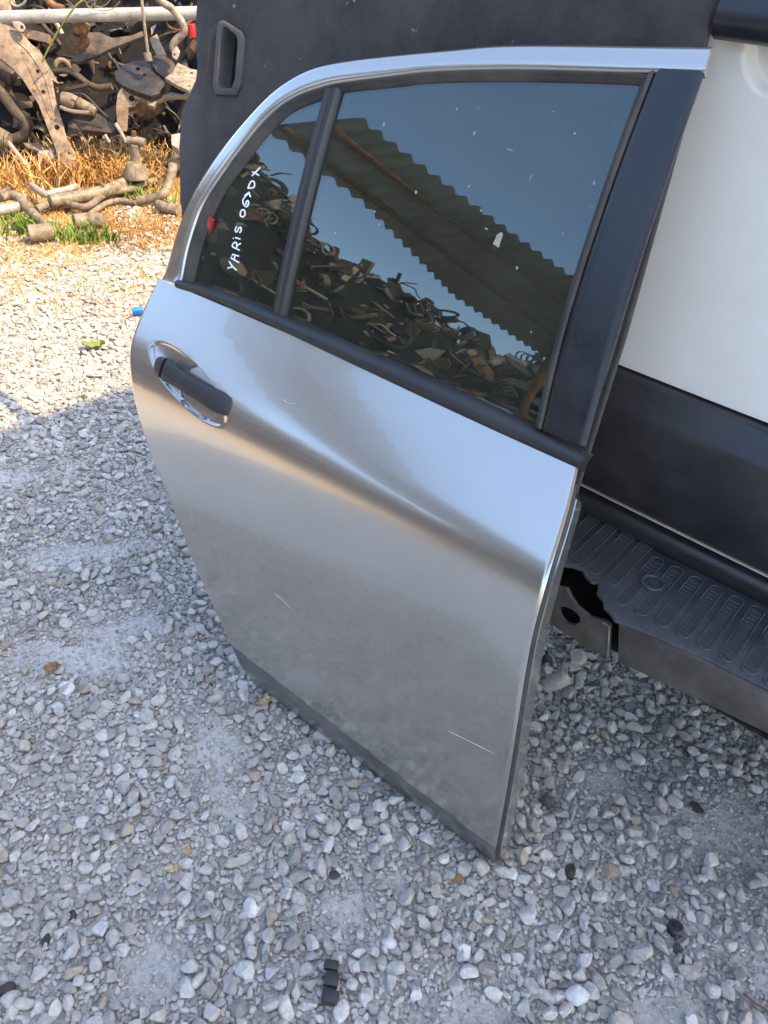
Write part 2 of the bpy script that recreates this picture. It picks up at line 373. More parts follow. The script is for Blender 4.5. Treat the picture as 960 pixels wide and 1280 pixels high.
def axis(a, b, step, far):
    mid = np.arange(a, b, step); lo = a - np.geomspace(step * 1.5, far, 22)[::-1]; hi = b + np.geomspace(step * 1.5, far, 22)
    return np.concatenate([lo, mid, hi])
gx = axis(-3.2, 1.8, .04, 150); gy = axis(-.5, 5.4, .04, 150)
GX, GY = np.meshgrid(gx, gy, indexing='ij'); GZ = gz(GX, GY)
nx, ny = GX.shape
idx = np.arange(nx * ny).reshape(nx, ny)
gf = np.stack([idx[:-1, :-1], idx[1:, :-1], idx[1:, 1:], idx[:-1, 1:]], -1).reshape(-1, 4)
tag(obj('ground', np.stack([GX, GY, GZ], -1).reshape(-1, 3), gf, M['ground'], smooth=80), kind='structure')

# ------------------------------------------------------------------ gravel: instanced stones (stuff)
def rock_mesh(name, seed, sub, flat, m):
    rs = np.random.RandomState(seed); bm = bmesh.new(); bmesh.ops.create_icosphere(bm, subdivisions=sub, radius=1)
    sc = np.array([1, rs.uniform(.62, .95), rs.uniform(*flat)])
    pl = [(lambda q: q / np.linalg.norm(q))(rs.randn(3)) for _ in range(rs.randint(7, 11))]; pd = rs.uniform(.42, .84, len(pl))
    ph = rs.uniform(0, 6, 9)
    for v in bm.verts:
        p = np.array(v.co)
        p = p * (1 + .10 * math.sin(2.1 * p[0] + ph[0]) + .09 * math.sin(2.7 * p[1] + ph[1]) + .07 * math.sin(3.4 * p[2] + ph[2]))
        for n, d in zip(pl, pd):
            e = p @ n - d
            if e > 0: p = p - n * e * .92
        p = p * (1 + .025 * math.sin(9 * p[0] + ph[3]) * math.sin(8 * p[1] + ph[4]) + .02 * math.sin(13 * p[2] + ph[5]))
        v.co = Vector((p * sc).tolist())
    me = bpy.data.meshes.new(name); bm.to_mesh(me); bm.free(); me.materials.append(m)
    me.polygons.foreach_set('use_smooth', [True] * len(me.polygons)); me.set_sharp_from_angle(angle=R(33)); return me

def rock_collection(name, n, sub, seed):
    c = bpy.data.collections.new(name)
    for i in range(n):
        o = bpy.data.objects.new('%s_%02d' % (name, i), rock_mesh(name, seed + i, sub, (.5, .85), M['gravel'])); c.objects.link(o)
    return c
BIG = rock_collection('stone_shape', 18, 4, 100); FINE = rock_collection('chip_shape', 10, 2, 300)

def scatter_object(name, col, n_shapes, P, rot, scl, tint, pick):
    me = bpy.data.meshes.new(name); me.from_pydata(P.tolist(), [], [])
    for k, a, ty in (('rot', rot, 'FLOAT_VECTOR'), ('scl', scl, 'FLOAT_VECTOR')):
        at = me.attributes.new(k, ty, 'POINT'); at.data.foreach_set('vector', a.astype(np.float32).ravel())
    at = me.attributes.new('tint', 'FLOAT', 'POINT'); at.data.foreach_set('value', tint.astype(np.float32))
    at = me.attributes.new('pick', 'INT', 'POINT'); at.data.foreach_set('value', pick.astype(np.int32))
    o = bpy.data.objects.new(name, me); COL.objects.link(o); tag(o, kind='stuff')
    g = bpy.data.node_groups.new(name, 'GeometryNodeTree')
    g.interface.new_socket('Geometry', in_out='INPUT', socket_type='NodeSocketGeometry'); g.interface.new_socket('Geometry', in_out='OUTPUT', socket_type='NodeSocketGeometry')
    gi = g.nodes.new('NodeGroupInput'); go = g.nodes.new('NodeGroupOutput'); ip = g.nodes.new('GeometryNodeInstanceOnPoints')
    ci = g.nodes.new('GeometryNodeCollectionInfo'); ci.inputs[0].default_value = col; ci.inputs[1].default_value = True; ci.inputs[2].default_value = True
    def na(nm, ty):
        q = g.nodes.new('GeometryNodeInputNamedAttribute'); q.data_type = ty; q.inputs[0].default_value = nm; return [s for s in q.outputs if s.enabled][0]
    L = g.links.new
    L(gi.outputs[0], ip.inputs['Points']); L(ci.outputs[0], ip.inputs['Instance']); ip.inputs['Pick Instance'].default_value = True
    L(na('pick', 'INT'), ip.inputs['Instance Index']); L(na('rot', 'FLOAT_VECTOR'), ip.inputs['Rotation']); L(na('scl', 'FLOAT_VECTOR'), ip.inputs['Scale'])
    L(ip.outputs[0], go.inputs[0])
    md = o.modifiers.new('stones', 'NODES'); md.node_group = g
    return o

def view_poly(n, y0, y1, rs):
    """points on the ground inside the wedge the photo looks at"""
    y = y0 + (y1 - y0) * rs.rand(n * 2) ; x = rs.uniform(-2.7, 1.35, n * 2)
    k = (x > -.36 - .62 * y - .1) & (x < .60 + .42 * y) & ~((y > 1.75) & (x > .12 - .55 * (y - 1.75)))
    return x[k], y[k]

def pack(n, y0, y1, rlo, rhi, seed, pw=1.0, spacing=.82, grid=None, fill=1.0):
    """dart throwing without overlap, biggest first"""
    rs = np.random.RandomState(seed); x, y = view_poly(n, y0, y1, rs); r = rlo + (rhi - rlo) * rs.rand(len(x)) ** pw
    o = np.argsort(-r); x, y, r = x[o], y[o], r[o]
    bb = bare(x, y); keep = (rs.rand(len(x)) > bb * 1.08) & (rs.rand(len(x)) > np.clip((y - 3.05) * 1.3, 0, .8)); x, y, r = x[keep], y[keep], r[keep]
    cell = .03; G = grid if grid is not None else {}; res = []
    for a, b, c in zip(x.tolist(), y.tolist(), r.tolist()):
        i, j = int(a // cell), int(b // cell); ok = True
        for di in (-1, 0, 1):
            for dj in (-1, 0, 1):
                for (p, q, s) in G.get((i + di, j + dj), ()):
                    d = (s + c) * spacing
                    if (p - a) ** 2 + (q - b) ** 2 < d * d: ok = False; break
                if not ok: break
            if not ok: break
        if ok: G.setdefault((i, j), []).append((a, b, c)); res.append((a, b, c))
    return np.array(res), G

big, G_ = pack(75000, .25, 4.6, .0050, .0132, 1, 2.5, .70)
mid, G_ = pack(380000, .25, 3.6, .0026, .0054, 2, 1.1, .66, G_)
pts = np.concatenate([big, mid]); rs = np.random.RandomState(5); n = len(pts)
P = np.stack([pts[:, 0], pts[:, 1], gz(pts[:, 0], pts[:, 1]) + pts[:, 2] * rs.uniform(.35, .95, n)], -1)
rot = np.stack([rs.normal(0, .30, n), rs.normal(0, .30, n), rs.uniform(0, 6.283, n)], -1)
scl = pts[:, 2:3] * rs.uniform(1.08, 1.4, (n, 1)) * np.stack([np.ones(n), np.ones(n), rs.uniform(.85, 1.15, n)], -1)
scatter_object('gravel', BIG, 18, P, rot, scl, np.clip(rs.beta(1.1, 1.3, n) * .86 + (rs.rand(n) < .05) * rs.uniform(.05, .25, n), 0, .92) + (rs.rand(n) < .0025) * .5, rs.randint(0, 18, n))
x, y = view_poly(120000, .25, 2.6, rs); q = rs.rand(len(x)); k = q < .30 + .55 * bare(x, y); x, y = x[k], y[k]; n = len(x)
r = .0012 + .0036 * rs.rand(n) ** 2
P = np.stack([x, y, gz(x, y) + r * rs.uniform(.1, .6, n)], -1)
scatter_object('gravel_chips', FINE, 10, P, rs.uniform(-.6, .6, (n, 3)) * [1, 1, 8], np.repeat(r[:, None], 3, 1) * rs.uniform(.8, 1.3, (n, 3)), np.clip(rs.beta(2, 2, n) * .85 + (rs.rand(n) < .03) * .3, 0, .97), rs.randint(0, 10, n))

# ------------------------------------------------------------------ the car door
DA = np.array([0.2328, 0.6606, -0.009]); DU = np.array([-0.80850468, 0.58848974, 0.0]); DN = np.array([-0.58848974, -0.80850468, 0.0])
SS = np.linspace(0, 1.4, 1401)
def tilt_profile(TS, TT):
    t = np.interp(SS, TS, TT); k = np.hanning(25); k /= k.sum(); t = np.radians(np.convolve(np.pad(t, 12, 'edge'), k, 'valid'))
    return t, np.concatenate([[0], np.cumsum(np.cos(t[:-1]) * .001)]) * 1.033, np.concatenate([[0], np.cumsum(-np.sin(t[:-1]) * .001)])
# pressed shoulder line towards the hinge side, soft shoulder round the handle
_tr, ZZ, DD = tilt_profile([0, .03, .065, .085, .2, .4, .5, .540, .565, .588, .612, .70, .735, .755, .9, 1.1, 1.2, 1.4], [-20, -18, -15, 3.5, 6.3, 9.1, 11.5, 17, 22, 31.5, 38, 39, 38, 19, 23, 29.5, 36, 40])
_tb, ZB, DB = tilt_profile([0, .03, .065, .085, .2, .4, .5, .54, .57, .60, .625, .70, .735, .755, .9, 1.1, 1.2, 1.4], [-20, -18, -15, 3.5, 6.3, 9.1, 12.5, 17.5, 24, 33, 38, 39, 38, 19, 23, 29.5, 36, 40])
def surf(u, s, n=0.0):
    u, s, n = np.broadcast_arrays(np.asarray(u, float), np.asarray(s, float), np.asarray(n, float))
    w = sstep(u, .25, .72) * (1 - sstep(s, .68, .765))
    g = lambda a, b: np.interp(s, SS, a) * (1 - w) + np.interp(s, SS, b) * w
    t, z, d = g(_tr, _tb), g(ZZ, ZB), g(DD, DB)
    return DA + u[..., None] * DU + (d + n * np.cos(t))[..., None] * DN + (z + n * np.sin(t))[..., None] * np.array([0, 0, 1.0])
def sstep(x, a, b): x = np.clip((x - a) / (b - a), 0, 1); return x * x * (3 - 2 * x)

def grid_solid(U, S_, Nf, th):
    """solid shell: front grid at (U,S,N), back grid th behind it"""
    a, b = U.shape; f = surf(U, S_, Nf).reshape(-1, 3); k = surf(U, S_, Nf - th).reshape(-1, 3)
    i = np.arange(a * b).reshape(a, b); q = np.stack([i[:-1, :-1], i[1:, :-1], i[1:, 1:], i[:-1, 1:]], -1).reshape(-1, 4)
    F = q.tolist() + (q[:, ::-1] + a * b).tolist()
    rim = list(i[:, 0]) + list(i[-1, 1:]) + list(i[-2::-1, -1]) + list(i[0, -2:0:-1])
    for p, r_ in zip(rim, rim[1:] + rim[:1]): F.append((p, r_, r_ + a * b, p + a * b))
    return np.concatenate([f, k]), F

def resample(L, n, smooth=True):
    P = np.array(crom(L, 6) if smooth and len(L) > 2 else L, float); d = np.concatenate([[0], np.cumsum(np.linalg.norm(np.diff(P, axis=0), axis=1))]); t = np.linspace(0, d[-1], n)
    return np.stack([np.interp(t, d, P[:, 0]), np.interp(t, d, P[:, 1])], -1)

def ribbon(La, Lb, nprof, n, m, th, smooth=True):
    A = resample(La, n, smooth); B = resample(Lb, n, smooth); v = np.linspace(0, 1, m)
    U = A[:, 0:1] * (1 - v) + B[:, 0:1] * v; S_ = A[:, 1:2] * (1 - v) + B[:, 1:2] * v
    return grid_solid(U, S_, np.broadcast_to(np.interp(v, *nprof), U.shape).copy(), th)

door = root('car_door', DA.tolist(), 'silver rear car door with tinted windows leaning upright on the gravel', 'car door')
FRONT = [(.010, 0), (.005, .03), (.005, .085), (.017, .221), (.033, .349), (.050, .476), (.057, .554), (.063, .60), (.075, .67), (.091, .735)]
REAR = [(.530, 0), (.548, .012), (.580, .050), (.613, .102), (.653, .158), (.695, .212), (.727, .252), (.761, .307), (.800, .364), (.846, .422), (.884, .482), (.918, .552), (.933, .590), (.939, .613), (.942, .650), (.941, .686), (.938, .735)]
def edge(L, s):
    P = np.array(crom(L, 8)); o = np.argsort(P[:, 1]); return np.interp(s, P[o, 1], P[o, 0])
srow = np.concatenate([np.linspace(0, .5, 130, endpoint=False), np.linspace(.5, .66, 110, endpoint=False), np.linspace(.66, .735, 20)])
tc_ = np.linspace(0, 1, 230)
uf, ur = edge(FRONT, srow), edge(REAR, srow)
U = uf[:, None] * (1 - tc_) + ur[:, None] * tc_; S_ = np.repeat(srow[:, None], len(tc_), 1)
ci = np.linalg.inv(np.array([[.0119, .0030], [.0030, .0020]])); du, ds = U - .776, S_ - .592
e = np.sqrt(ci[0, 0] * du * du + 2 * ci[0, 1] * du * ds + ci[1, 1] * ds * ds)
pr = np.sqrt(((U - .741) / .050) ** 2 + ((S_ - .592) / .050) ** 2)
_i0, _i1 = 530, 652      # the dish of the handle lies on the chord across the shoulder
_ch = np.array([DB[_i1] - DB[_i0], ZB[_i1] - ZB[_i0]]); _ch /= np.linalg.norm(_ch)
_sag = np.clip((DB - DB[_i0]) * _ch[1] - (ZB - ZB[_i0]) * _ch[0], 0, 1) * ((SS >= .530) & (SS <= .652))
Nn = -(.004 + .5 * np.interp(S_, SS, _sag)) * (.55 * (1 - sstep(e, .45, 1.0)) + .45 * (1 - sstep(e, .93, 1.04))) - .014 * np.sqrt(np.clip(1 - pr ** 2, 0, 1)) * (e < 1.05)
# hem roll on the rims
ed = np.minimum(U - uf[:, None], ur[:, None] - U); Nn -= .002 * (1 - sstep(ed, 0, .004)) ; Nn -= .003 * (1 - sstep(S_, 0, .006))
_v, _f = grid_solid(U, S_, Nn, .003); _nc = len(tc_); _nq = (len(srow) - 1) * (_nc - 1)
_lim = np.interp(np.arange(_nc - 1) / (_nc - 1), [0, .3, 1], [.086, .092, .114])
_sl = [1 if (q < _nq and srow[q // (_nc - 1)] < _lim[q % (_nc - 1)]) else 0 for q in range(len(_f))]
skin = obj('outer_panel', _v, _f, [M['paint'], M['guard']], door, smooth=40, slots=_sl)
# inner shell behind the skin: its hinge side shows as a second pale edge
sr = np.linspace(.006, .705, 40); t2 = np.linspace(0, 1, 24); a, b = edge(FRONT, sr) - .006, edge(REAR, sr) - .006
a = a + .02 * sstep(sr, .690, .705)
U2 = a[:, None] * (1 - t2) + b[:, None] * t2; S2 = np.repeat(sr[:, None], 24, 1)
inner = obj('inner_shell', *grid_solid(U2, S2, np.full_like(U2, -.0085), .030), M['paint'], door, smooth=40)
ee = edge(FRONT, sr)
obj('weather_strip', *tube_geo(surf(ee[2:] - .001, sr[2:], np.full(38, -.0055)), .0026, 6, 0), M['rubber'], door)

RAIL_OUT = [(.938, .735), (.936, .743), (.923, .801), (.917, .830), (.906, .865), (.891, .899), (.867, .943), (.836, .990), (.800, 1.037), (.769, 1.072), (.732, 1.100), (.700, 1.116), (.659, 1.129), (.598, 1.144), (.488, 1.168), (.387, 1.189), (.190, 1.214), (.138, 1.2205)]
RAIL_IN = [(.8815, .738), (.882, .745), (.880, .792), (.873, .834), (.862, .875), (.838, .921), (.800, .981), (.760, 1.035), (.721, 1.066), (.676, 1.087), (.639, 1.099), (.557, 1.120), (.488, 1.1365), (.373, 1.156), (.229, 1.174), (.190, 1.179), (.131, 1.186)]
obj('roof_rail', *ribbon(RAIL_OUT, RAIL_IN, ([0, .12, .3, .7, .9, 1], [-.010, -.003, 0, .001, 0, -.003]), 110, 14, .008), M['paint'], door, smooth=50)
GL_OUT = [(.8825, .738), (.880, .792), (.873, .834), (.862, .875), (.838, .921), (.800, .981), (.760, 1.035), (.721, 1.066), (.676, 1.087), (.639, 1.099), (.557, 1.120), (.488, 1.1365), (.373, 1.156), (.229, 1.174), (.188, 1.1765)]
GL_IN = [(.863, .738), (.857, .806), (.846, .853), (.829, .903), (.795, .957), (.762, 1.009), (.726, 1.047), (.678, 1.072), (.640, 1.089), (.552, 1.1105), (.489, 1.126), (.367, 1.1465), (.229, 1.165), (.198, 1.167)]
obj('window_seal', *ribbon(GL_OUT, GL_IN, ([0, .25, .5, .8, 1], [-.003, -.0035, -.007, -.010, -.0125]), 90, 8, .012), M['rubber'], door, smooth=50)
obj('pillar_cover', *ribbon([(.091, .752), (.107, .911), (.120, 1.053), (.1325, 1.1885)], [(.155, .750), (.171, .884), (.181, 1.039), (.188, 1.183)], ([0, .03, .97, 1], [-.002, 0, .0, -.003]), 40, 12, .005), M['pillar'], door)
obj('glass_channel', *ribbon([(.156, .750), (.172, .884), (.182, 1.039), (.189, 1.1805)], [(.170, .750), (.186, .884), (.196, 1.039), (.203, 1.168)], ([0, .3, .7, 1], [-.001, .001, -.006, -.012]), 40, 7, .014), M['rubber'], door)
obj('division_bar', *ribbon([(.6365, .750), (.638, .90), (.6425, 1.093)], [(.6655, .750), (.668, .90), (.672, 1.086)], ([0, .15, .45, .5, .55, .85, 1], [-.012, -.003, -.002, -.0045, -.002, -.003, -.012]), 30, 13, .012), M['trim'], door)
obj('belt_moulding', *ribbon([(.886, .7315), (.751, .737), (.294, .7255), (.084, .7225)], [(.887, .748), (.717, .7575), (.304, .755), (.086, .7445)], ([0, .15, .5, .85, 1], [-.002, .006, .0085, .004, -.010]), 60, 9, .014), M['trim'], door, smooth=60)
obj('moulding_cap', *ribbon([(.0835, .7235), (.0815, .724)], [(.0855, .7455), (.0835, .745)], ([0, .5, 1], [.003, .010, -.004]), 3, 5, .018, False), M['trim'], door)
glass = obj('window_glass', *ribbon([(.160, .735), (.178, .90), (.188, 1.05), (.193, 1.175)], [(.650, .735), (.652, .85), (.655, .97), (.657, 1.100)], ([0, 1], [-.0135, -.0135]), 40, 30, .004), M['glass'], door, smooth=60)
quarter = obj('quarter_glass', *ribbon([(.652, .735), (.654, .85), (.656, .97), (.658, 1.094)], [(.872, .735), (.866, .81), (.848, .87), (.812, .945), (.775, 1.00), (.735, 1.048), (.690, 1.078), (.664, 1.091)], ([0, 1], [-.0135, -.0135]), 40, 16, .004), M['glass'], door, smooth=60)
# marker writing YARIS 06> DX on the quarter glass
TEXT = [[(0.7875, 0.7935), (0.7765, 0.7985), (0.7660, 0.7955)], [(0.7870, 0.8045), (0.7765, 0.7985)], [(0.7645, 0.8087), (0.7847, 0.8109), (0.7822, 0.8174), (0.767, 0.8183)], [(0.7773, 0.8094), (0.7757, 0.8172)],
 [(0.7684, 0.8276), (0.786, 0.8291), (0.7845, 0.8352), (0.7782, 0.8368), (0.7759, 0.8296)], [(0.7768, 0.8325), (0.7686, 0.8384)], [(0.7718, 0.8446), (0.783, 0.8441)], [(0.7868, 0.8419), (0.788, 0.8422)],
 [(0.7850, 0.8615), (0.7872, 0.8570), (0.7848, 0.8528), (0.7815, 0.8550), (0.7792, 0.8610), (0.7755, 0.8620), (0.7738, 0.8575), (0.7760, 0.8535)], [(0.7766, 0.8783), (0.7826, 0.8796), (0.7831, 0.8863), (0.7782, 0.8895), (0.7742, 0.8876), (0.7727, 0.8819), (0.7766, 0.8783)],
 [(0.7727, 0.9174), (0.7801, 0.9105), (0.7839, 0.9036), (0.7813, 0.8982), (0.7735, 0.8951), (0.77, 0.9007), (0.7725, 0.9047), (0.7757, 0.9032), (0.7756, 0.8979)], [(0.7824, 0.9108), (0.7749, 0.9174), (0.769, 0.9115)],
 [(0.7791, 0.9228), (0.7664, 0.9271), (0.768, 0.9342), (0.7728, 0.9354), (0.777, 0.932), (0.7791, 0.9228)], [(0.7631, 0.9583), (0.7765, 0.9426)], [(0.7777, 0.9486), (0.7617, 0.9463)]]
tm = MB()
for st in TEXT:
    q = np.array(st); tm.add(*tube_geo(surf(q[:, 0], q[:, 1], np.full(len(q), -.0132)), .0013, 6, 3 if len(q) > 4 else 0))
obj('marker_writing', tm.verts(), tm.f, M['white_mark'], quarter)
# splats and chips on the glass
def blob(u, s, ru, rs_, n0, seed, th=.0008):
    r_ = random.Random(seed); k = 11; a = [2 * math.pi * i / k for i in range(k)]; rr = [r_.uniform(.6, 1.1) for _ in a]
    U_ = np.array([u + ru * q * math.cos(t) for q, t in zip(rr, a)]); V_ = np.array([s + rs_ * q * math.sin(t) for q, t in zip(rr, a)])
    top = surf(U_, V_, np.full(k, n0 + th)); bot = surf(U_, V_, np.full(k, n0 - .0004))
    return np.concatenate([top, bot]), [tuple(range(k))] + [(i, (i + 1) % k, k + (i + 1) % k, k + i) for i in range(k)]
obj('dried_splat', *blob(.310, .956, .0065, .0115, -.0135, 3), M['splat'], glass, smooth=0)
sm_ = MB()
for i, (u, s, a, b) in enumerate([(.339, 1.065, .008, .0014), (.21, 1.05, .003, .005), (.296, 1.039, .001, .008), (.26, 1.10, .003, .003), (.44, 1.10, .002, .004), (.40, 1.075, .003, .004), (.27, .93, .003, .004), (.35, .985, .0025, .003), (.333, .965, .005, .002), (.505, .93, .003, .004), (.52, .945, .002, .003), (.46, .985, .004, .004), (.225, .985, .002, .003), (.38, 1.01, .003, .003), (.55, 1.06, .003, .005), (.30, 1.12, .004, .001), (.22, .86, .002, .003), (.58, .90, .002, .003)]):
    sm_.add(*blob(u, s, a * .62, b * .62, -.0135, i))
tag(obj('dirt_flecks', sm_.verts(), sm_.f, M['splat'], glass, smooth=0), kind='stuff')
for st, wd in (([(.134, .260), (.098, .267), (.051, .275)], .0013), ([(.514, .305), (.49, .301), (.469, .293)], .0005), ([(.571, .639), (.554, .637), (.543, .641)], .0006), ([(.80, .72), (.77, .722)], .0006)):
    q = np.array(st); obj('scratch', *tube_geo(surf(q[:, 0], q[:, 1], np.full(len(q), .0001)), [wd * .1, wd * .8, wd * .3, wd * .7, wd * .15], 6, 4, .3), M['scratch'], skin)
# handle
hs = np.linspace(0, 1, 34)
hu = np.interp(hs, [0, 1], [.866, .656]); hc = np.interp(hs, [0, .12, .5, .85, 1], [.5985, .5975, .592, .589, .588])
hw = np.interp(hs, [0, .03, .08, .2, .35, .6, .74, .85, .94, .98, 1], [.003, .011, .0165, .0185, .015, .014, .0165, .018, .016, .0105, .003])
hn = np.interp(hs, [0, .06, .2, .5, .8, .94, 1], [-.004, .004, .010, .013, .010, .003, -.004])
def bar_geo(i0, i1):
    V = []; F = []; k = 14
    for i in range(i0, i1):
        for j in range(k):
            a = 2 * math.pi * j / k; cs, sn = math.cos(a), math.sin(a); sq = lambda q: math.copysign(abs(q) ** .7, q)
            V.append(surf(hu[i], hc[i] + sq(cs) * hw[i], hn[i] - .004 + sq(sn) * .0065 * min(1, hw[i] / .012)))
    m_ = i1 - i0
    for i in range(m_ - 1):
        for j in range(k): F.append((i * k + j, i * k + (j + 1) % k, (i + 1) * k + (j + 1) % k, (i + 1) * k + j))
    F += [tuple(range(k))[::-1], tuple((m_ - 1) * k + j for j in range(k))]
    return np.array(V), F
handle = obj('door_handle', *bar_geo(6, 34), M['handle'], door, smooth=60)
v, f = bar_geo(0, 6); obj('handle_cap', v + DU * .0022, f, M['handle'], handle, smooth=60)
# check strap and hinge stub on the hinge side
h0 = surf(.030, .378, -.070); h1 = surf(.008, .410, -.078)
hg = MB(); hg.add(*tube_geo([h0, h0 * .4 + h1 * .6, h1], [.010, .0125, .0125], 16, 0)); hg.add(*tube_geo([h1, h1 + (h1 - h0) * .10], [.0085, .008], 14, 0)); 
hin = obj('hinge', hg.verts(), hg.f, M['hinge'], door)
obj('hinge_bore', *tube_geo([h1 + (h1 - h0) * .101, h1 + (h1 - h0) * .12], [0.0055, .005], 12, 0), M['black'], hin)
# red clip showing behind the quarter glass
tag(obj('red_clip', *bevelled(*box_geo(surf(.842, .852, -.0085), (DU * .9 + np.array([0, 0, .3]), np.array([0, 0, .9]) - DU * .3, DN), (.006, .0115, .003)), .0015), M['red'], door), label='small bright red clip')

# ------------------------------------------------------------------ black board behind the door
e1 = np.array([math.sin(R(-51.5)), math.cos(R(-51.5)), 0]); e2 = np.array([-math.cos(R(-51.5)), math.sin(R(-51.5)), 0])
Bn = np.array([-0.60244346, -0.75737523, 0.25188219]); Bu = np.array([0.15680035, 0.19712506, 0.9677579]); Bo = e2 * -.885 + np.array([0, 0, .42])
def BP(a, b, n=0.0): return Bo + e1 * a + Bu * b + Bn * n
board = root('load_floor_board', BP(.9, .012).tolist(), 'black felt covered board with a recessed pull handle standing between van and door', 'board')
out_ = [(.36, .012), (.38, .40), (.411, .749), (.419, .80), (.45, 1.0), (.47, 1.06), (.52, 1.09), (1.25, 1.09), (1.33, 1.07), (1.37, 1.0), (1.374, .75), (1.369, .66), (1.352, .60), (1.353, .575), (1.372, .54), (1.386, .513), (1.384, .45), (1.366, .36), (1.33, .25), (1.22, .012)]
slot = [(1.2955, .573), (1.301, .666), (1.297, .676), (1.288, .679), (1.237, .667), (1.226, .655), (1.2195, .585), (1.229, .567), (1.287, .560)]
v, f = plate_geo([BP(*p) for p in out_], [[BP(*p) for p in slot]], Bn, .018); v, f = bevelled(v, f, .004, 2)
obj('felt_panel', v, f, M['carpet'], board)
sc_ = np.mean(np.array(slot), 0); inn = [tuple(sc_ + (np.array(p) - sc_) * np.array([.62, .84])) for p in slot]; o2 = [tuple(sc_ + (np.array(p) - sc_) * 1.02) for p in slot]
K = len(slot); Vv = [BP(*p, .0045) for p in o2] + [BP(*p, .005) for p in inn] + [BP(*p, -.030) for p in inn] + [BP(*p, -.012) for p in o2]
Ff = []
for i in range(K):
    j = (i + 1) % K; Ff += [(i, j, K + j, K + i), (K + i, K + j, 2 * K + j, 2 * K + i), (j, i, 3 * K + i, 3 * K + j)]
Ff.append(tuple(2 * K + i for i in range(K)))
obj('pull_handle_frame', *bevelled(Vv, Ff, .0025, 2), M['slot_frame'], board)
obj('handle_recess', *plate_geo([BP(*p, -.0285) for p in inn], [], Bn, .001), M['dark'], board)

# ------------------------------------------------------------------ the white van
def VP(a, b, z): return e1 * a + e2 * b + np.array([0, 0, z])
van = root('van', VP(-.29, -1.3, 0).tolist(), 'white van with black lower cladding and a broken ribbed rear bumper step', 'van')
aa = np.concatenate([np.linspace(-1.2, -.32, 30, endpoint=False), np.linspace(-.32, .44, 150, endpoint=False), np.linspace(.44, .62, 20)]); zz = np.linspace(.694, 1.150, 90)
AA, Z2 = np.meshgrid(aa, zz, indexing='ij')
# rounded plate recess
dx = np.maximum(np.abs(AA - .05) - (.325 - .05), 0); dz = np.maximum(1.1 - Z2 + .05, 0) * (Z2 < 1.15); dd = np.sqrt(dx ** 2 + np.clip(1.15 - Z2, 0, 9) ** 2)
rec = 1 - sstep(dd, .046, .056)
BB = -1.108 - .016 * np.abs((AA + .29) / .9) ** 2 - .012 * rec - .010 * sstep(Z2, .9, 1.15)
Pt = (AA[..., None] * e1 + BB[..., None] * e2 + Z2[..., None] * np.array([0, 0, 1.0])).reshape(-1, 3)
i_ = np.arange(AA.size).reshape(AA.shape); q = np.stack([i_[:-1, :-1], i_[1:, :-1], i_[1:, 1:], i_[:-1, 1:]], -1).reshape(-1, 4)
nb = len(Pt); rim = list(i_[:, 0]) + list(i_[-1, 1:]) + list(i_[-2::-1, -1]) + list(i_[0, -2:0:-1])
obj('tailgate', np.concatenate([Pt, Pt - e2 * .03]), q.tolist() + (q[:, ::-1] + nb).tolist() + [(p, r_, r_ + nb, p + nb) for p, r_ in zip(rim, rim[1:] + rim[:1])], M['tail_white'], van, smooth=50)
def profile(nm, prof, a0, a1, m, par=van, bow=.0, nseg=24, smooth=40):
    """closed (b,z) profile swept along the van's width with a slight bow"""
    k = len(prof); V = []; F = []
    for a in np.linspace(a0, a1, nseg):
        for (b, z) in prof: V.append(VP(a, b - bow * ((a + .29) / .9) ** 2, z))
    for i in range(nseg - 1):
        for j in range(k): F.append((i * k + j, i * k + (j + 1) % k, (i + 1) * k + (j + 1) % k, (i + 1) * k + j))
    F += [tuple(range(k)), tuple((nseg - 1) * k + j for j in range(k))[::-1]]
    return obj(nm, V, F, m, par, smooth=smooth)
profile('handle_strip', [(-1.12, 1.149), (-1.085, 1.149), (-1.072, 1.156), (-1.068, 1.170), (-1.072, 1.192), (-1.085, 1.2), (-1.12, 1.2)], -.45, .408, M['pillar'], bow=.01, smooth=70)
profile('upper_tailgate', [(-1.14, 1.20), (-1.090, 1.203), (-1.096, 1.23), (-1.14, 1.26)], -1.2, .62, M['tail_white'], bow=.016)
profile('rear_window', [(-1.15, 1.262), (-1.135, 1.262), (-1.25, 1.5), (-1.265, 1.5)], -1.06, .48, M['pillar'], bow=.016)
profile('lower_cladding', [(-1.13, .690), (-1.097, .6905), (-1.090, .687), (-1.064, .652), (-1.060, .640), (-1.062, .54), (-1.070, .49), (-1.078, .474), (-1.13, .474)], -1.2, .62, M['cladding'], bow=.016, smooth=25)
profile('cladding_edge', [(-1.082, .4725), (-1.075, .4725), (-1.075, .4705), (-1.082, .4705)], -1.2, .62, M['gold'], bow=.016)
profile('body', [(-1.16, .40), (-1.16, 1.25), (-1.28, 1.52), (-1.36, 1.60), (-4.2, 1.60), (-4.55, 1.15), (-5.2, .95), (-5.3, .40)], -1.2, .62, M['tail_white'])
for a in (-1.09, .51):
    for b in (-1.95, -4.5):
        wv, wf = tube_geo([VP(a - .1, b, .31), VP(a + .1, b, .31)], .31, 28, 0); wh = obj('wheel', *bevelled(wv, wf, .03, 3), M['rubber'], van)
        obj('rim', *tube_geo([VP(a - .104, b, .31), VP(a + .104, b, .31)], .19, 20, 0), M['alu'], wh)
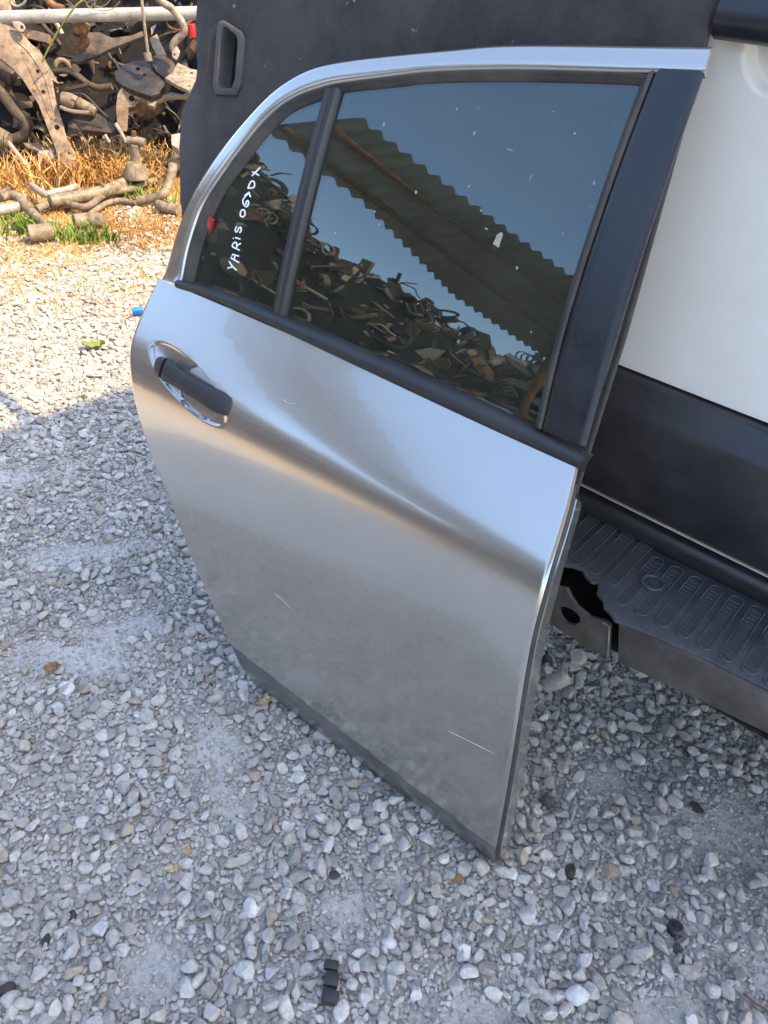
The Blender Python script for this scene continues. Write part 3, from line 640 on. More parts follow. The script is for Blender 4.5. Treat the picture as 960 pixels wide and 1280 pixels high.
# bumper: step plate with torn left end, split face, ribbed pads
top = [(-1.2, -1.08), (-1.2, -.975), (-.8, -.93), (-.25, -.912), (0, -.910), (.10, -.903), (.18, -.892), (.236, -.879), (.248, -.888), (.262, -.892), (.270, -.905), (.286, -.913), (.290, -.925), (.296, -.936), (.305, -.930), (.318, -.935), (.330, -.946), (.345, -.943), (.356, -.936), (.366, -.930), (.39, -.944), (.43, -.938), (.52, -.95), (.60, -.932), (.62, -.98), (.61, -1.08)]
bump_ = obj('bumper_step', *bevelled(*plate_geo([VP(a, b, .420) for a, b in top], [], (0, 0, 1), .006), .002, 2), M['step'], van)
profile('bumper_riser', [(-1.084, .4205), (-1.078, .440), (-1.080, .450), (-1.088, .4555), (-1.13, .457), (-1.13, .41), (-1.084, .41)], -1.2, .61, M['cladding'], smooth=60)
def face(nm, poly, holes, lean, m, lab=None):
    nn = e2 * math.cos(lean) + np.array([0, 0, math.sin(lean)])
    o = obj(nm, *bevelled(*plate_geo(poly, holes, nn, .007), .0015, 2), m, van)
    if lab: o['label'] = lab
    return o
fz = [(.239, .416), (.18, .4165), (.10, .4165), (0, .4165), (-1.18, .4165), (-1.18, .35), (-.3, .347), (-.015, .344), (.1, .336), (.18, .330), (.215, .326), (.222, .352), (.232, .395)]
face('bumper_face', [VP(a, -.895 - .014 * min(1, max(0, (.24 - a) / .24)) , z) for a, z in fz], [], 0, M['face'])
lz = [(.247, .384), (.240, .350), (.232, .314), (.27, .309), (.345, .314), (.45, .318), (.62, .325), (.62, .40), (.50, .41), (.40, .405), (.348, .397), (.332, .404), (.322, .392), (.306, .380), (.281, .375), (.258, .383)]
ov = [(.3155 + .019 * math.cos(t) * (1 + .2 * math.sin(t)), .352 + .0165 * math.sin(t)) for t in np.linspace(0, 2 * math.pi, 13)[:-1]]
face('broken_face', [VP(a, -.905, z) for a, z in lz], [[VP(a, -.905, z) for a, z in ov]], 0, M['face'], 'cracked bumper end with an oval hole')
obj('crack_lip', *tube_geo([VP(.258, -.899, .384), VP(.2465, -.899, .383), VP(.2395, -.899, .350), VP(.2325, -.899, .3155), VP(.222, -.896, .320)], .0013, 6, 0), M['tanl'], van)
profile('bumper_core', [(-1.10, .405), (-1.02, .405), (-.99, .36), (-.925, .322), (-.925, .316), (-1.10, .316)], -1.16, .60, M['dark'])
pv = MB(); b0, b1, hw_ = -1.066, -.916, .0105
lp = [(hw_ * math.cos(t) , (b1 - hw_) + hw_ * math.sin(t)) for t in np.linspace(0, math.pi, 9)] + [(-hw_ * math.cos(t), (b0 + hw_) - hw_ * math.sin(t)) for t in np.linspace(0, math.pi, 9)]
ring = [VP(a, b, .4208) for a, b in lp + lp[:1]]; pv.add(*tube_geo(ring, .0009, 6, 0, 1, False), 1)
for k in range(27):
    b = b0 + .012 + k * (b1 - b0 - .022) / 26; pv.add(*box_geo(VP(0, b, .4204), (e1, e2, (0, 0, 1)), (hw_ - .003, .0011, .0007)), 1 if k % 2 else 0)
pad0 = None
for k in range(-30, 16):
    a = .048 + .0335 * k
    if pad0 is None: pad0 = obj('tread_pad', pv.verts() + e1 * a, pv.f, [M['step'], M['step_worn']], van, smooth=50, slots=pv.m); a0_ = a
    else:
        c = pad0.copy(); COL.objects.link(c); c.parent = van; c.location = (Vector((e1 * (a - a0_)).tolist()))
        c.rotation_euler = (0, 0, rnd.uniform(-.0012, .0012)); c.location += Vector((e2 * rnd.uniform(-.002, .002)).tolist())
        if a > .25: c.location += Vector((e2 * -.032).tolist())
rv = MB(); cc = VP(.231, -.996, .4206)
rv.add(*tube_geo([cc + np.array([.017 * math.cos(t), .017 * math.sin(t), .0015]) for t in np.linspace(0, 2 * math.pi, 20)], .0028, 6, 0, 1, False)); rv.add(*tube_geo([cc - np.array([0, 0, .0004]), cc + np.array([0, 0, .0008])], .0165, 18, 0)); rv.add(*tube_geo([cc, cc + np.array([0, 0, .0032])], .0065, 12, 0))
obj('screw_recess', rv.verts(), rv.f, M['step'], van)
JUNK=[
('tube', 'rail_pipe', 'long pale galvanised pipe lying level across the top of the scrap heap', 'pipe', [(-2.508, 4.55, 0.677), (-2.129, 4.55, 0.713), (-1.631, 4.55, 0.753), (-1.051, 4.55, 0.797)], 0.0308, 'galv'),
('plate', 'bracket_arm', 'tan stamped steel arm with a row of holes leaning upright at far left', 'suspension arm', [(-2.229, 4.561, 0.815), (-2.094, 4.606, 0.82), (-2.08, 4.592, 0.788), (-2.066, 4.551, 0.706), (-2.033, 4.537, 0.664), (-1.978, 4.521, 0.606), (-1.919, 4.495, 0.527), (-1.885, 4.468, 0.46), (-1.866, 4.422, 0.368), (-1.836, 4.383, 0.282), (-1.812, 4.346, 0.202), (-1.77, 4.326, 0.142), (-1.765, 4.299, 0.093), (-1.78, 4.249, 0.011), (-1.838, 4.227, 0.005), (-1.85, 4.257, 0.065), (-1.865, 4.304, 0.157), (-1.903, 4.343, 0.247), (-1.949, 4.39, 0.357), (-2.022, 4.426, 0.461), (-2.081, 4.439, 0.517), (-2.124, 4.442, 0.546), (-2.231, 4.432, 0.587)], [((-2.109, 4.549, 0.728), 0.0125), ((-1.926, 4.426, 0.408), 0.0108), ((-1.862, 4.362, 0.257), 0.0133), ((-1.804, 4.315, 0.142), 0.0067), ((-1.952, 4.467, 0.496), 0.0092)], (0.263, -0.841, 0.473), 0.03, 'tan'),
('tube', 'strut_body', 'dusty shock absorber tube lying on dry weeds with dark clamp ring', 'shock absorber', [(-1.71, 3.762, 0.06), (-1.601, 3.867, 0.06), (-1.496, 4.033, 0.06), (-1.422, 4.31, 0.06)], 0.0316, 'tan2'),
('tube', 'stabiliser_bar', 'thin wavy stabiliser bar lying in front of the dusty shock absorber', 'stabiliser bar', [(-1.745, 3.678, 0.045), (-1.727, 3.758, 0.045), (-1.681, 3.821, 0.045), (-1.602, 3.774, 0.045), (-1.543, 3.762, 0.045), (-1.524, 3.832, 0.045), (-1.525, 3.953, 0.045), (-1.49, 4.032, 0.045), (-1.419, 4.107, 0.045), (-1.393, 4.203, 0.045), (-1.342, 4.294, 0.045)], 0.0174, 'tan2'),
('tube', 'curved_arm', 'short curved pale arm with raised lip behind the stabiliser bar', 'suspension arm', [(-1.873, 3.959, 0.07), (-1.813, 3.89, 0.07), (-1.752, 3.836, 0.07), (-1.723, 3.884, 0.07), (-1.687, 3.935, 0.07), (-1.665, 3.997, 0.07)], 0.0168, 'alu'),
('tube', 'bowed_link', 'thin bowed pale arm ending under the right of the strut', 'suspension arm', [(-1.504, 3.708, 0.03), (-1.493, 3.812, 0.03), (-1.48, 3.894, 0.03), (-1.44, 3.944, 0.03), (-1.346, 3.926, 0.03)], 0.0138, 'tan2'),
('tube', 'trailing_arm', 'bent flat tan link from left edge down to the green grass', 'suspension arm', [(-1.904, 3.675, 0.09), (-1.885, 3.718, 0.09), (-1.845, 3.715, 0.09), (-1.799, 3.671, 0.08), (-1.737, 3.614, 0.05), (-1.65, 3.532, 0.03), (-1.579, 3.502, 0.03)], 0.0226, 'tan2'),
('tube', 'round_bar', 'stout pale round bar entering at the left edge above green grass', 'bar', [(-1.93, 3.548, 0.06), (-1.872, 3.586, 0.06), (-1.808, 3.662, 0.06)], 0.0239, 'alu'),
('tube', 'rubber_bush', 'pale cylindrical bush with dark open end in the green grass', 'bush', [(-1.64, 3.339, 0.05), (-1.598, 3.358, 0.05), (-1.554, 3.389, 0.05)], 0.0386, 'tan2'),
('tube', 'arm_socket', 'blocky pale arm socket lying right of the green grass', 'arm end', [(-1.522, 3.552, 0.04), (-1.468, 3.587, 0.04), (-1.398, 3.602, 0.04)], 0.0369, 'tan2'),
('tube', 'steering_stub', 'upright rusty ball joint stub on top of the shock absorber', 'ball joint', [(-1.408, 4.16, 0.087), (-1.416, 4.2, 0.143), (-1.406, 4.2, 0.21), (-1.402, 4.2, 0.24)], 0.027, 'tan2'),
('tube', 'stub_flange', 'round pale flange plate capping the upright stub', 'flange', [(-1.437, 4.2, 0.253), (-1.395, 4.2, 0.256), (-1.352, 4.2, 0.247)], 0.0225, 'tan2'),
('tube', 'knuckle', 'grey white cast knuckle lying against the left edge of the black board', 'knuckle', [(-1.345, 3.95, 0.035), (-1.27, 3.95, 0.051), (-1.211, 3.95, 0.075), (-1.187, 4.0, 0.12), (-1.171, 4.05, 0.196)], 0.0225, 'tan2'),
('tube', 'metal_casting', 'pale lump of cast metal at the foot of the black board', 'casting', [(-1.224, 3.893, 0.04), (-1.173, 3.852, 0.04), (-1.114, 3.839, 0.04)], 0.0250, 'tan2'),
('tube', 'brake_pipe', 'pale thick S bent pipe hanging over the galvanised pipe', 'pipe', [(-1.281, 4.45, 0.858), (-1.253, 4.45, 0.834), (-1.216, 4.45, 0.816), (-1.181, 4.45, 0.778), (-1.161, 4.45, 0.739), (-1.168, 4.45, 0.711), (-1.207, 4.45, 0.681), (-1.226, 4.45, 0.656), (-1.225, 4.45, 0.632)], 0.018, 'tanl'),
('plate', 'pipe_eyelet', 'flat eyelet plate on the lower end of the S bent pipe', 'eyelet', [(-1.236, 4.441, 0.656), (-1.205, 4.448, 0.658), (-1.189, 4.437, 0.635), (-1.196, 4.423, 0.612), (-1.207, 4.413, 0.599), (-1.227, 4.417, 0.611), (-1.228, 4.432, 0.637)], [((-1.216, 4.424, 0.621), 0.0056)], (0.15, -0.852, 0.501), 0.012, 'tanl'),
('tube', 'thin_rod', 'thin brown link rod standing in front of the galvanised pipe', 'rod', [(-1.349, 4.42, 0.869), (-1.349, 4.42, 0.784), (-1.349, 4.42, 0.704), (-1.348, 4.42, 0.621)], 0.0077, 'tanl'),
('tube', 'rod_joint', 'small ball joint at the lower end of the thin rod', 'ball joint', [(-1.352, 4.42, 0.621), (-1.349, 4.42, 0.586)], 0.0185, 'tanl'),
('plate', 'wing_plate', 'dark wing shaped stamped plate under the galvanised pipe', 'suspension arm', [(-1.814, 4.578, 0.537), (-1.791, 4.625, 0.569), (-1.767, 4.668, 0.598), (-1.757, 4.742, 0.653), (-1.709, 4.753, 0.654), (-1.631, 4.74, 0.635), (-1.532, 4.774, 0.648), (-1.483, 4.81, 0.669), (-1.47, 4.787, 0.65), (-1.546, 4.736, 0.622), (-1.628, 4.685, 0.593), (-1.7, 4.627, 0.559), (-1.774, 4.582, 0.535)], [], (0.1, -0.597, 0.796), 0.02, 'dust'),
('plate', 'control_arm', 'black stamped control arm with sunlit holes in mid heap', 'suspension arm', [(-1.547, 4.459, 0.518), (-1.518, 4.5, 0.543), (-1.468, 4.535, 0.563), (-1.412, 4.548, 0.569), (-1.366, 4.523, 0.549), (-1.325, 4.484, 0.521), (-1.284, 4.436, 0.487), (-1.298, 4.381, 0.451), (-1.342, 4.356, 0.438), (-1.418, 4.371, 0.452), (-1.497, 4.395, 0.473), (-1.534, 4.417, 0.489)], [((-1.397, 4.468, 0.515), 0.0083), ((-1.435, 4.494, 0.535), 0.0124)], (0.05, -0.552, 0.833), 0.035, 'black'),
('plate', 'subframe_plate', 'dark stamped crossmember plate below the thin rod', 'subframe', [(-1.37, 4.528, 0.592), (-1.307, 4.546, 0.601), (-1.256, 4.529, 0.577), (-1.228, 4.502, 0.546), (-1.247, 4.467, 0.514), (-1.295, 4.459, 0.512), (-1.329, 4.471, 0.53), (-1.358, 4.498, 0.561)], [], (0.101, -0.704, 0.704), 0.03, 'steel'),
('plate', 'pale_plate', 'sunlit pale triangular plate beside the black board', 'suspension arm', [(-1.219, 4.482, 0.578), (-1.141, 4.459, 0.557), (-1.1, 4.459, 0.553), (-1.085, 4.375, 0.508), (-1.13, 4.315, 0.483), (-1.189, 4.332, 0.498), (-1.26, 4.367, 0.524), (-1.23, 4.413, 0.544)], [((-1.136, 4.346, 0.499), 0.0061), ((-1.14, 4.432, 0.543), 0.0081)], (0.101, -0.453, 0.886), 0.02, 'tanl'),
('plate', 'lower_plate', 'curved pale edge of a subframe plate under the black control arm', 'subframe', [(-1.44, 4.416, 0.451), (-1.382, 4.411, 0.437), (-1.325, 4.408, 0.426), (-1.256, 4.439, 0.448), (-1.198, 4.44, 0.44), (-1.168, 4.458, 0.454), (-1.132, 4.496, 0.487), (-1.129, 4.471, 0.461), (-1.157, 4.438, 0.432), (-1.222, 4.429, 0.433), (-1.289, 4.411, 0.424), (-1.323, 4.393, 0.41), (-1.335, 4.368, 0.388), (-1.364, 4.369, 0.393), (-1.379, 4.389, 0.415), (-1.435, 4.385, 0.419)], [], (0.101, -0.704, 0.704), 0.03, 'tanl'),
('plate', 'hole_bracket', 'upright dark bracket with a round hole in its folded end', 'bracket', [(-1.53, 4.365, 0.38), (-1.521, 4.386, 0.429), (-1.502, 4.405, 0.46), (-1.468, 4.42, 0.463), (-1.447, 4.424, 0.449), (-1.438, 4.401, 0.376), (-1.472, 4.386, 0.372), (-1.483, 4.344, 0.266), (-1.524, 4.327, 0.267), (-1.529, 4.343, 0.317)], [((-1.457, 4.406, 0.411), 0.015)], (0.362, -0.879, 0.31), 0.05, 'tan'),
('plate', 'white_strut', 'pale tall plate between thin rod and S bent pipe', 'plate', [(-1.389, 4.61, 0.66), (-1.353, 4.629, 0.681), (-1.336, 4.612, 0.648), (-1.315, 4.597, 0.615), (-1.302, 4.585, 0.592), (-1.35, 4.574, 0.587), (-1.376, 4.593, 0.627)], [], (0.15, -0.852, 0.501), 0.02, 'tanl'),
('tube', 'dark_hose', 'dark curved hose sagging through middle of the heap', 'hose', [(-1.948, 4.6, 0.466), (-1.884, 4.6, 0.485), (-1.825, 4.6, 0.481), (-1.786, 4.6, 0.457), (-1.749, 4.6, 0.429), (-1.691, 4.6, 0.414), (-1.62, 4.6, 0.426)], 0.0171, 'dust'),
('tube', 'drive_shaft', 'dark slanted shaft in the shadow under the wing plate', 'shaft', [(-1.856, 4.55, 0.404), (-1.798, 4.55, 0.415), (-1.721, 4.55, 0.438)], 0.0111, 'steel'),
('tube', 'bush_cylinder', 'dusty round bush with brown end in the middle of the heap', 'bush', [(-1.821, 4.4, 0.385), (-1.78, 4.4, 0.381), (-1.753, 4.4, 0.367)], 0.0375, 'tan'),
('tube', 'bush_barrel', 'pale rounded barrel joint next to the dusty bush', 'bush', [(-1.751, 4.42, 0.371), (-1.709, 4.42, 0.351), (-1.662, 4.42, 0.332)], 0.0293, 'tan2'),
('tube', 'cable', 'thin black cable looping down over the bushes', 'cable', [(-1.74, 4.36, 0.423), (-1.691, 4.36, 0.422), (-1.655, 4.36, 0.395), (-1.62, 4.36, 0.357), (-1.584, 4.36, 0.325)], 0.0058, 'black'),
('tube', 'knotted_link', 'pale thin link below the dusty bush', 'link', [(-1.824, 4.36, 0.355), (-1.781, 4.36, 0.343), (-1.74, 4.36, 0.338), (-1.673, 4.36, 0.338)], 0.01, 'tanl'),
('plate', 'dark_shield', 'dark curved shield plate behind the upright bracket', 'shield', [(-1.784, 4.407, 0.288), (-1.742, 4.451, 0.321), (-1.675, 4.456, 0.324), (-1.608, 4.419, 0.297), (-1.551, 4.39, 0.275), (-1.57, 4.357, 0.25), (-1.655, 4.359, 0.252), (-1.732, 4.362, 0.254)], [], (0.0, -0.6, 0.8), 0.03, 'steel'),
('tube', 'rod_upright', 'short bare rod sticking up out of orange weeds', 'rod', [(-1.507, 4.25, 0.321), (-1.485, 4.25, 0.281), (-1.463, 4.25, 0.233)], 0.009, 'alu'),
('tube', 'rod_short', 'small bare rod stub in the weeds left of the longer rod', 'rod', [(-1.57, 4.25, 0.264), (-1.552, 4.25, 0.228)], 0.0082, 'alu'),
('tube', 'striped_boot', 'pale ribbed rubber boot at the left edge of the heap', 'boot', [(-2.181, 4.3, 0.207), (-2.137, 4.3, 0.218), (-2.102, 4.3, 0.189)], 0.0546, 'tan2'),
('tube', 'tie_rod', 'thin pale tie rod running down from the ribbed boot', 'rod', [(-2.112, 4.3, 0.181), (-2.057, 4.25, 0.148), (-1.993, 4.2, 0.098)], 0.0126, 'alu'),
('tube', 'bent_tube', 'dark dusty bent exhaust tube at the left of the heap', 'exhaust pipe', [(-2.186, 4.45, 0.414), (-2.148, 4.45, 0.364), (-2.112, 4.45, 0.305), (-2.071, 4.45, 0.262), (-2.067, 4.45, 0.223), (-2.098, 4.45, 0.181), (-2.165, 4.45, 0.157)], 0.0272, 'dust'),
('tube', 'black_cylinder', 'dark round cylinder behind the tan stamped arm', 'cylinder', [(-2.276, 4.7, 0.462), (-2.23, 4.7, 0.434), (-2.191, 4.7, 0.413)], 0.048, 'steel'),
('plate', 'eye_plate', 'pale eyelet plate hooked just under the pipe at left', 'eyelet', [(-2.054, 4.505, 0.708), (-2.016, 4.513, 0.709), (-1.994, 4.51, 0.697), (-1.986, 4.502, 0.681), (-1.997, 4.49, 0.665), (-2.016, 4.486, 0.664), (-2.039, 4.493, 0.682)], [((-2.005, 4.5, 0.684), 0.0081)], (0.15, -0.852, 0.501), 0.012, 'tanl'),
('tube', 'orange_casting', 'dirty orange metal casting under the pipe', 'casting', [(-1.769, 4.6, 0.681), (-1.73, 4.6, 0.69), (-1.703, 4.6, 0.678)], 0.029, 'rustl'),
('tube', 'casting_leg', 'dark bent leg of the orange casting', 'casting', [(-1.739, 4.62, 0.659), (-1.733, 4.62, 0.624), (-1.766, 4.62, 0.6)], 0.0229, 'rust'),
('tube', 'red_lamp', 'dark red broken plastic piece seen by the board edge', 'plastic scrap', [(-1.191, 4.7, 0.727), (-1.186, 4.7, 0.691), (-1.188, 4.7, 0.669)], 0.0252, 'red'),
('tube', 'grey_tube', 'dull grey tube between pipe and upper heap edge', 'tube', [(-1.968, 4.8, 0.772), (-1.938, 4.8, 0.752), (-1.889, 4.8, 0.741)], 0.0212, 'rust'),
('tube', 'dark_ring', 'black hoop standing behind the pipe at far left', 'hoop', [(-2.125, 4.7, 0.791), (-2.124, 4.7, 0.763), (-2.093, 4.7, 0.751), (-2.056, 4.7, 0.767), (-2.036, 4.7, 0.796)], 0.0066, 'alu'),
('plate', 'rust_sheet', 'thin brown crumpled sheet lying in weeds behind the tan arm foot', 'sheet', [(-2.099, 4.436, 0.152), (-2.013, 4.439, 0.153), (-1.922, 4.397, 0.14), (-1.896, 4.371, 0.131), (-1.971, 4.362, 0.129), (-2.06, 4.396, 0.139)], [], (0.0, -0.301, 0.954), 0.015, 'tan'),
('tube', 'stone_block', 'pale concrete lump lying under the tan arm', 'concrete lump', [(-1.973, 4.35, 0.099), (-1.928, 4.35, 0.106), (-1.883, 4.35, 0.113)], 0.0388, 'stone'),
('plate', 'pale_slab', 'pale flat slab of stone against the black board in the weeds', 'slab', [(-1.249, 4.333, 0.268), (-1.201, 4.347, 0.276), (-1.154, 4.321, 0.261), (-1.146, 4.274, 0.233), (-1.199, 4.25, 0.22), (-1.238, 4.276, 0.234)], [], (0.0, -0.503, 0.865), 0.05, 'stone'),
('tube', 'wire_tangle', 'tangled thin pale wire above the pipe', 'wire', [(-1.704, 4.5, 0.79), (-1.665, 4.5, 0.826), (-1.64, 4.5, 0.787), (-1.592, 4.5, 0.836), (-1.615, 4.5, 0.795), (-1.557, 4.5, 0.805), (-1.519, 4.5, 0.847), (-1.577, 4.5, 0.831), (-1.653, 4.5, 0.806), (-1.609, 4.5, 0.782), (-1.536, 4.5, 0.786), (-1.483, 4.5, 0.823)], 0.002, 'tanl'),
('tube', 'weed_stalk', 'long yellow green weed stalk leaning in front of the pipe', 'weed', [(-1.893, 4.4, 0.548), (-1.848, 4.4, 0.607), (-1.783, 4.4, 0.687), (-1.723, 4.4, 0.751), (-1.66, 4.4, 0.81), (-1.596, 4.4, 0.843)], 0.0045, 'weed')]

# ------------------------------------------------------------------ scrap car parts, upper left
for it in JUNK:
    kind, nm, lab, cat, pts = it[:5]
    if kind == 'tube':
        r, m = it[5], it[6]; P_ = [np.array(p) for p in pts]
        org = P_[0].copy(); v, f = tube_geo(P_, r, 14 if r > .012 else 7, 4)
        if r > .025 and len(P_) <= 4: v, f = bevelled(v, f, r * .18, 2)
    else:
        hol, nn, th, m = it[5], it[6], it[7], it[8]; P_ = [np.array(p) for p in pts]
        v, f = plate_geo(P_, [tuple(h) for h in hol], nn, th); v, f = bevelled(v, f, .003, 2); org = P_[0]
    lo = v[np.argmin(v[:, 2])]
    t = root(nm, [float(x) for x in lo], lab, cat) if nm in ('bracket_arm', 'strut_body', 'steering_stub', 'rubber_bush', 'striped_boot', 'stabiliser_bar') else None
    if t is None: tag(obj(nm, v, f, M[m], origin=lo), lab, cat); continue
    if nm == 'bracket_arm':
        obj('stamped_plate', v, f, M[m], t)
        n_ = np.array(it[6]); n_ = n_ / np.linalg.norm(n_)
        A_ = lambda k: P_[k]
        mid = lambda i, j, w_=.5: P_[i] * (1 - w_) + P_[j] * w_
        # raised rib and folded flange
        ribp = [mid(4, 20, .30), mid(5, 19, .25), mid(6, 18, .25), mid(7, 18, .30), mid(8, 17, .35), mid(8, 17, .62), mid(7, 18, .70), mid(6, 19, .62), mid(5, 19, .55)]
        obj('raised_rib', *tube_geo([p + n_ * .001 for p in ribp], .004, 6, 3), M['tan'], t)
        obj('flange', *plate_geo([P_[5] + n_ * .002, P_[6] + n_ * .002, P_[7] + n_ * .002, P_[7] - n_ * .05 + np.array([.028, .0, 0]), P_[5] - n_ * .05 + np.array([.028, .0, 0])], [], np.cross(P_[7] - P_[5], -n_), .006), M['tanl'], t)
        for w_ in (.28, .62): obj('rivet', *tube_geo([P_[3] * (1 - w_) + P_[17] * w_ - n_ * .005, P_[3] * (1 - w_) + P_[17] * w_ + n_ * .006], .011, 12, 0), M['rustl'], t)
        obj('rivet', *tube_geo([mid(8, 17) - n_ * .005, mid(8, 17) + n_ * .006], .011, 12, 0), M['rustl'], t)
    elif nm == 'strut_body':
        obj('tube_body', v, f, M[m], t); a, b = P_[1], P_[2]; d = (b - a) / np.linalg.norm(b - a); c = a * .35 + b * .65
        obj('clamp_ring', *tube_geo([c - d * .008, c + d * .008], it[5] * 1.14, 16, 0), M['black'], t)
        obj('end_cap', *tube_geo([P_[3] - d * .08, P_[3] + d * .02], [it[5] * 1.25, it[5] * 1.35], 16, 0), M['tan2'], t)
    elif nm == 'steering_stub':
        obj('post', v, f, M[m], t); tp = P_[-1]; obj('boot_skirt', *tube_geo([P_[0], P_[0] + [0, 0, .035], P_[0] + [0, 0, .075]], [.062, .056, .034], 16, 0), M['tan2'], t)
        obj('nut', *tube_geo([tp + [0, 0, .02], tp + [0, 0, .062]], .013, 6, 0), M['rust'], t)
    elif nm == 'rubber_bush':
        obj('sleeve', v, f, M[m], t); d = (P_[0] - P_[-1]) / np.linalg.norm(P_[0] - P_[-1])
        obj('bore', *tube_geo([P_[0] - d * .002, P_[0] + d * .003], it[5] * .7, 14, 0), M['black'], t)
    elif nm == 'striped_boot':
        n_ = 16; ax = np.linspace(0, 1, n_)[:, None]; P2 = P_[0] * (1 - ax) + P_[-1] * ax
        obj('bellows', *tube_geo(list(P2), [it[5] * (1.05 - .4 * i / n_) * (1.06 if i % 2 else .95) for i in range(n_)], 16, 0), M[m], t)
        obj('clip_band', *tube_geo([P2[12], P2[13]], it[5] * .78, 14, 0), M['steel'], t)
    else:
        obj('bar', v, f, M[m], t); obj('end_eye', *tube_geo([P_[-1] - [0, .012, 0], P_[-1] + [0, .012, 0]], .03, 14, 0), M['tan'], t)
# leaves of the tall weed
# ------------------------------------------------------------------ heaps of scrap (uncountable): behind the pipe, and the long heap left of the camera
HM = [M[k] for k in ('steel', 'black', 'dust', 'rust', 'tan', 'tanl', 'alu', 'red', 'stone', 'tan2', 'dark')]
def rand_dir(r_): 
    v = np.array([r_.gauss(0, 1), r_.gauss(0, 1), r_.gauss(0, .6)]); return v / np.linalg.norm(v)
def heap(name, fpos, n, size, seed, weights, base):
    r_ = random.Random(seed); mb = MB()
    mb.add(base[0], base[1], 10)
    for _ in range(n):
        c = np.array(fpos(r_)); L = size * r_.uniform(.35, 1.5); k = r_.choices(range(10), weights)[0]; ty = r_.random(); d = rand_dir(r_)
        if ty < .34:
            b = rand_dir(r_) * L * .35; mb.add(*tube_geo([c - d * L * .5, c - d * L * .2 + b, c + d * L * .2 + b * r_.random(), c + d * L * .5], size * r_.uniform(.02, .085), 7, 3), k)
        elif ty < .70:
            u = np.cross(d, rand_dir(r_)); u /= np.linalg.norm(u); m_ = r_.randint(4, 7); w_ = np.cross(d, u)
            poly = [c + (u * math.cos(2 * math.pi * i / m_) * L * .5 + w_ * math.sin(2 * math.pi * i / m_) * L * .3) * r_.uniform(.55, 1.1) for i in range(m_)]
            th = d * size * r_.uniform(.03, .08); mb.add(poly + [p - th for p in poly], [tuple(range(m_)), tuple(range(m_, 2 * m_))[::-1]] + [(i, m_ + i, m_ + (i + 1) % m_, (i + 1) % m_) for i in range(m_)], k)
        elif ty < .78:   # coil spring
            u = np.cross(d, rand_dir(r_)); u /= np.linalg.norm(u); w_ = np.cross(d, u); rr = size * r_.uniform(.16, .28); nt_ = 4
            mb.add(*tube_geo([c + d * (i / 40 - .5) * L * .8 + u * rr * math.cos(i * 2 * math.pi * nt_ / 40) + w_ * rr * math.sin(i * 2 * math.pi * nt_ / 40) for i in range(41)], size * .035, 5, 0), k)
        elif ty < .83:   # ring
            u = np.cross(d, rand_dir(r_)); u /= np.linalg.norm(u); w_ = np.cross(d, u); rr = size * r_.uniform(.2, .45)
            mb.add(*tube_geo([c + u * rr * math.cos(i * math.pi / 8) + w_ * rr * math.sin(i * math.pi / 8) for i in range(17)], size * r_.uniform(.05, .12), 6, 0, .6), k)
        elif ty < .90:
            rr = size * r_.uniform(.14, .4); mb.add(*tube_geo([c, c + d * rr * r_.uniform(.3, 1.4)], [rr, rr * r_.uniform(.6, 1)], 12, 0), k)
        else:
            u = np.cross(d, rand_dir(r_)); u /= np.linalg.norm(u); mb.add(*box_geo(c, (d, u, np.cross(d, u)), (L * .4, size * r_.uniform(.05, .2), size * r_.uniform(.04, .14))), k)
    return tag(obj(name, mb.verts(), mb.f, HM, smooth=40, slots=mb.m), kind='stuff')
def mound(x0, x1, y0, y1, hf, nx=26, ny=26):
    X, Y = np.meshgrid(np.linspace(x0, x1, nx), np.linspace(y0, y1, ny), indexing='ij'); Z = hf(X, Y)
    i = np.arange(nx * ny).reshape(nx, ny); return np.stack([X, Y, Z], -1).reshape(-1, 3), np.stack([i[:-1, :-1], i[1:, :-1], i[1:, 1:], i[:-1, 1:]], -1).reshape(-1, 4).tolist()
def h1_(x, y): 
    y = np.asarray(y, float); x = np.asarray(x, float)
    return np.clip((y - 4.55 - .1 * np.sin(x * 3)) * 1.0, -.1, 1) * 1.15 * np.clip(1.2 + .25 * np.sin(x * 4.1) , .7, 1.4) - .05
def fp1(r_):
    x = r_.uniform(-4.2, .2); y = 4.5 + r_.random() ** 1.3 * 1.6; z = float(h1_(x, y)) + r_.uniform(-.08, .16); return (x, y, max(.05, z))
heap('scrap_heap', fp1, 1500, .17, 21, (9, 7, 8, 5, 1.4, .8, .8, .12, .1, 1.2), mound(-4.6, .6, 4.3, 7.5, h1_))
def h2_(x, y):
    x = np.asarray(x, float); y = np.asarray(y, float)
    return np.clip((-6.5 - x + .35 * np.sin(y * 1.1)) * .9, -.1, 1.0) * (2.75 + .40 * np.sin(y * .9 + 1) + .25 * np.sin(y * 2.3)) - .05
def fp2(r_):
    x = -6.3 - r_.random() ** 1.1 * 2.2; y = r_.uniform(-9, 6.5); return (x, y, max(.06, float(h2_(x, y)) + r_.uniform(-.15, .35)))
heap('scrap_heap', fp2, 1900, .42, 33, (4, 3, 5, 3, 4.0, 3.4, 2.6, .3, 1.2, 3), mound(-11, -5.0, -9.5, 7, h2_, 30, 60))

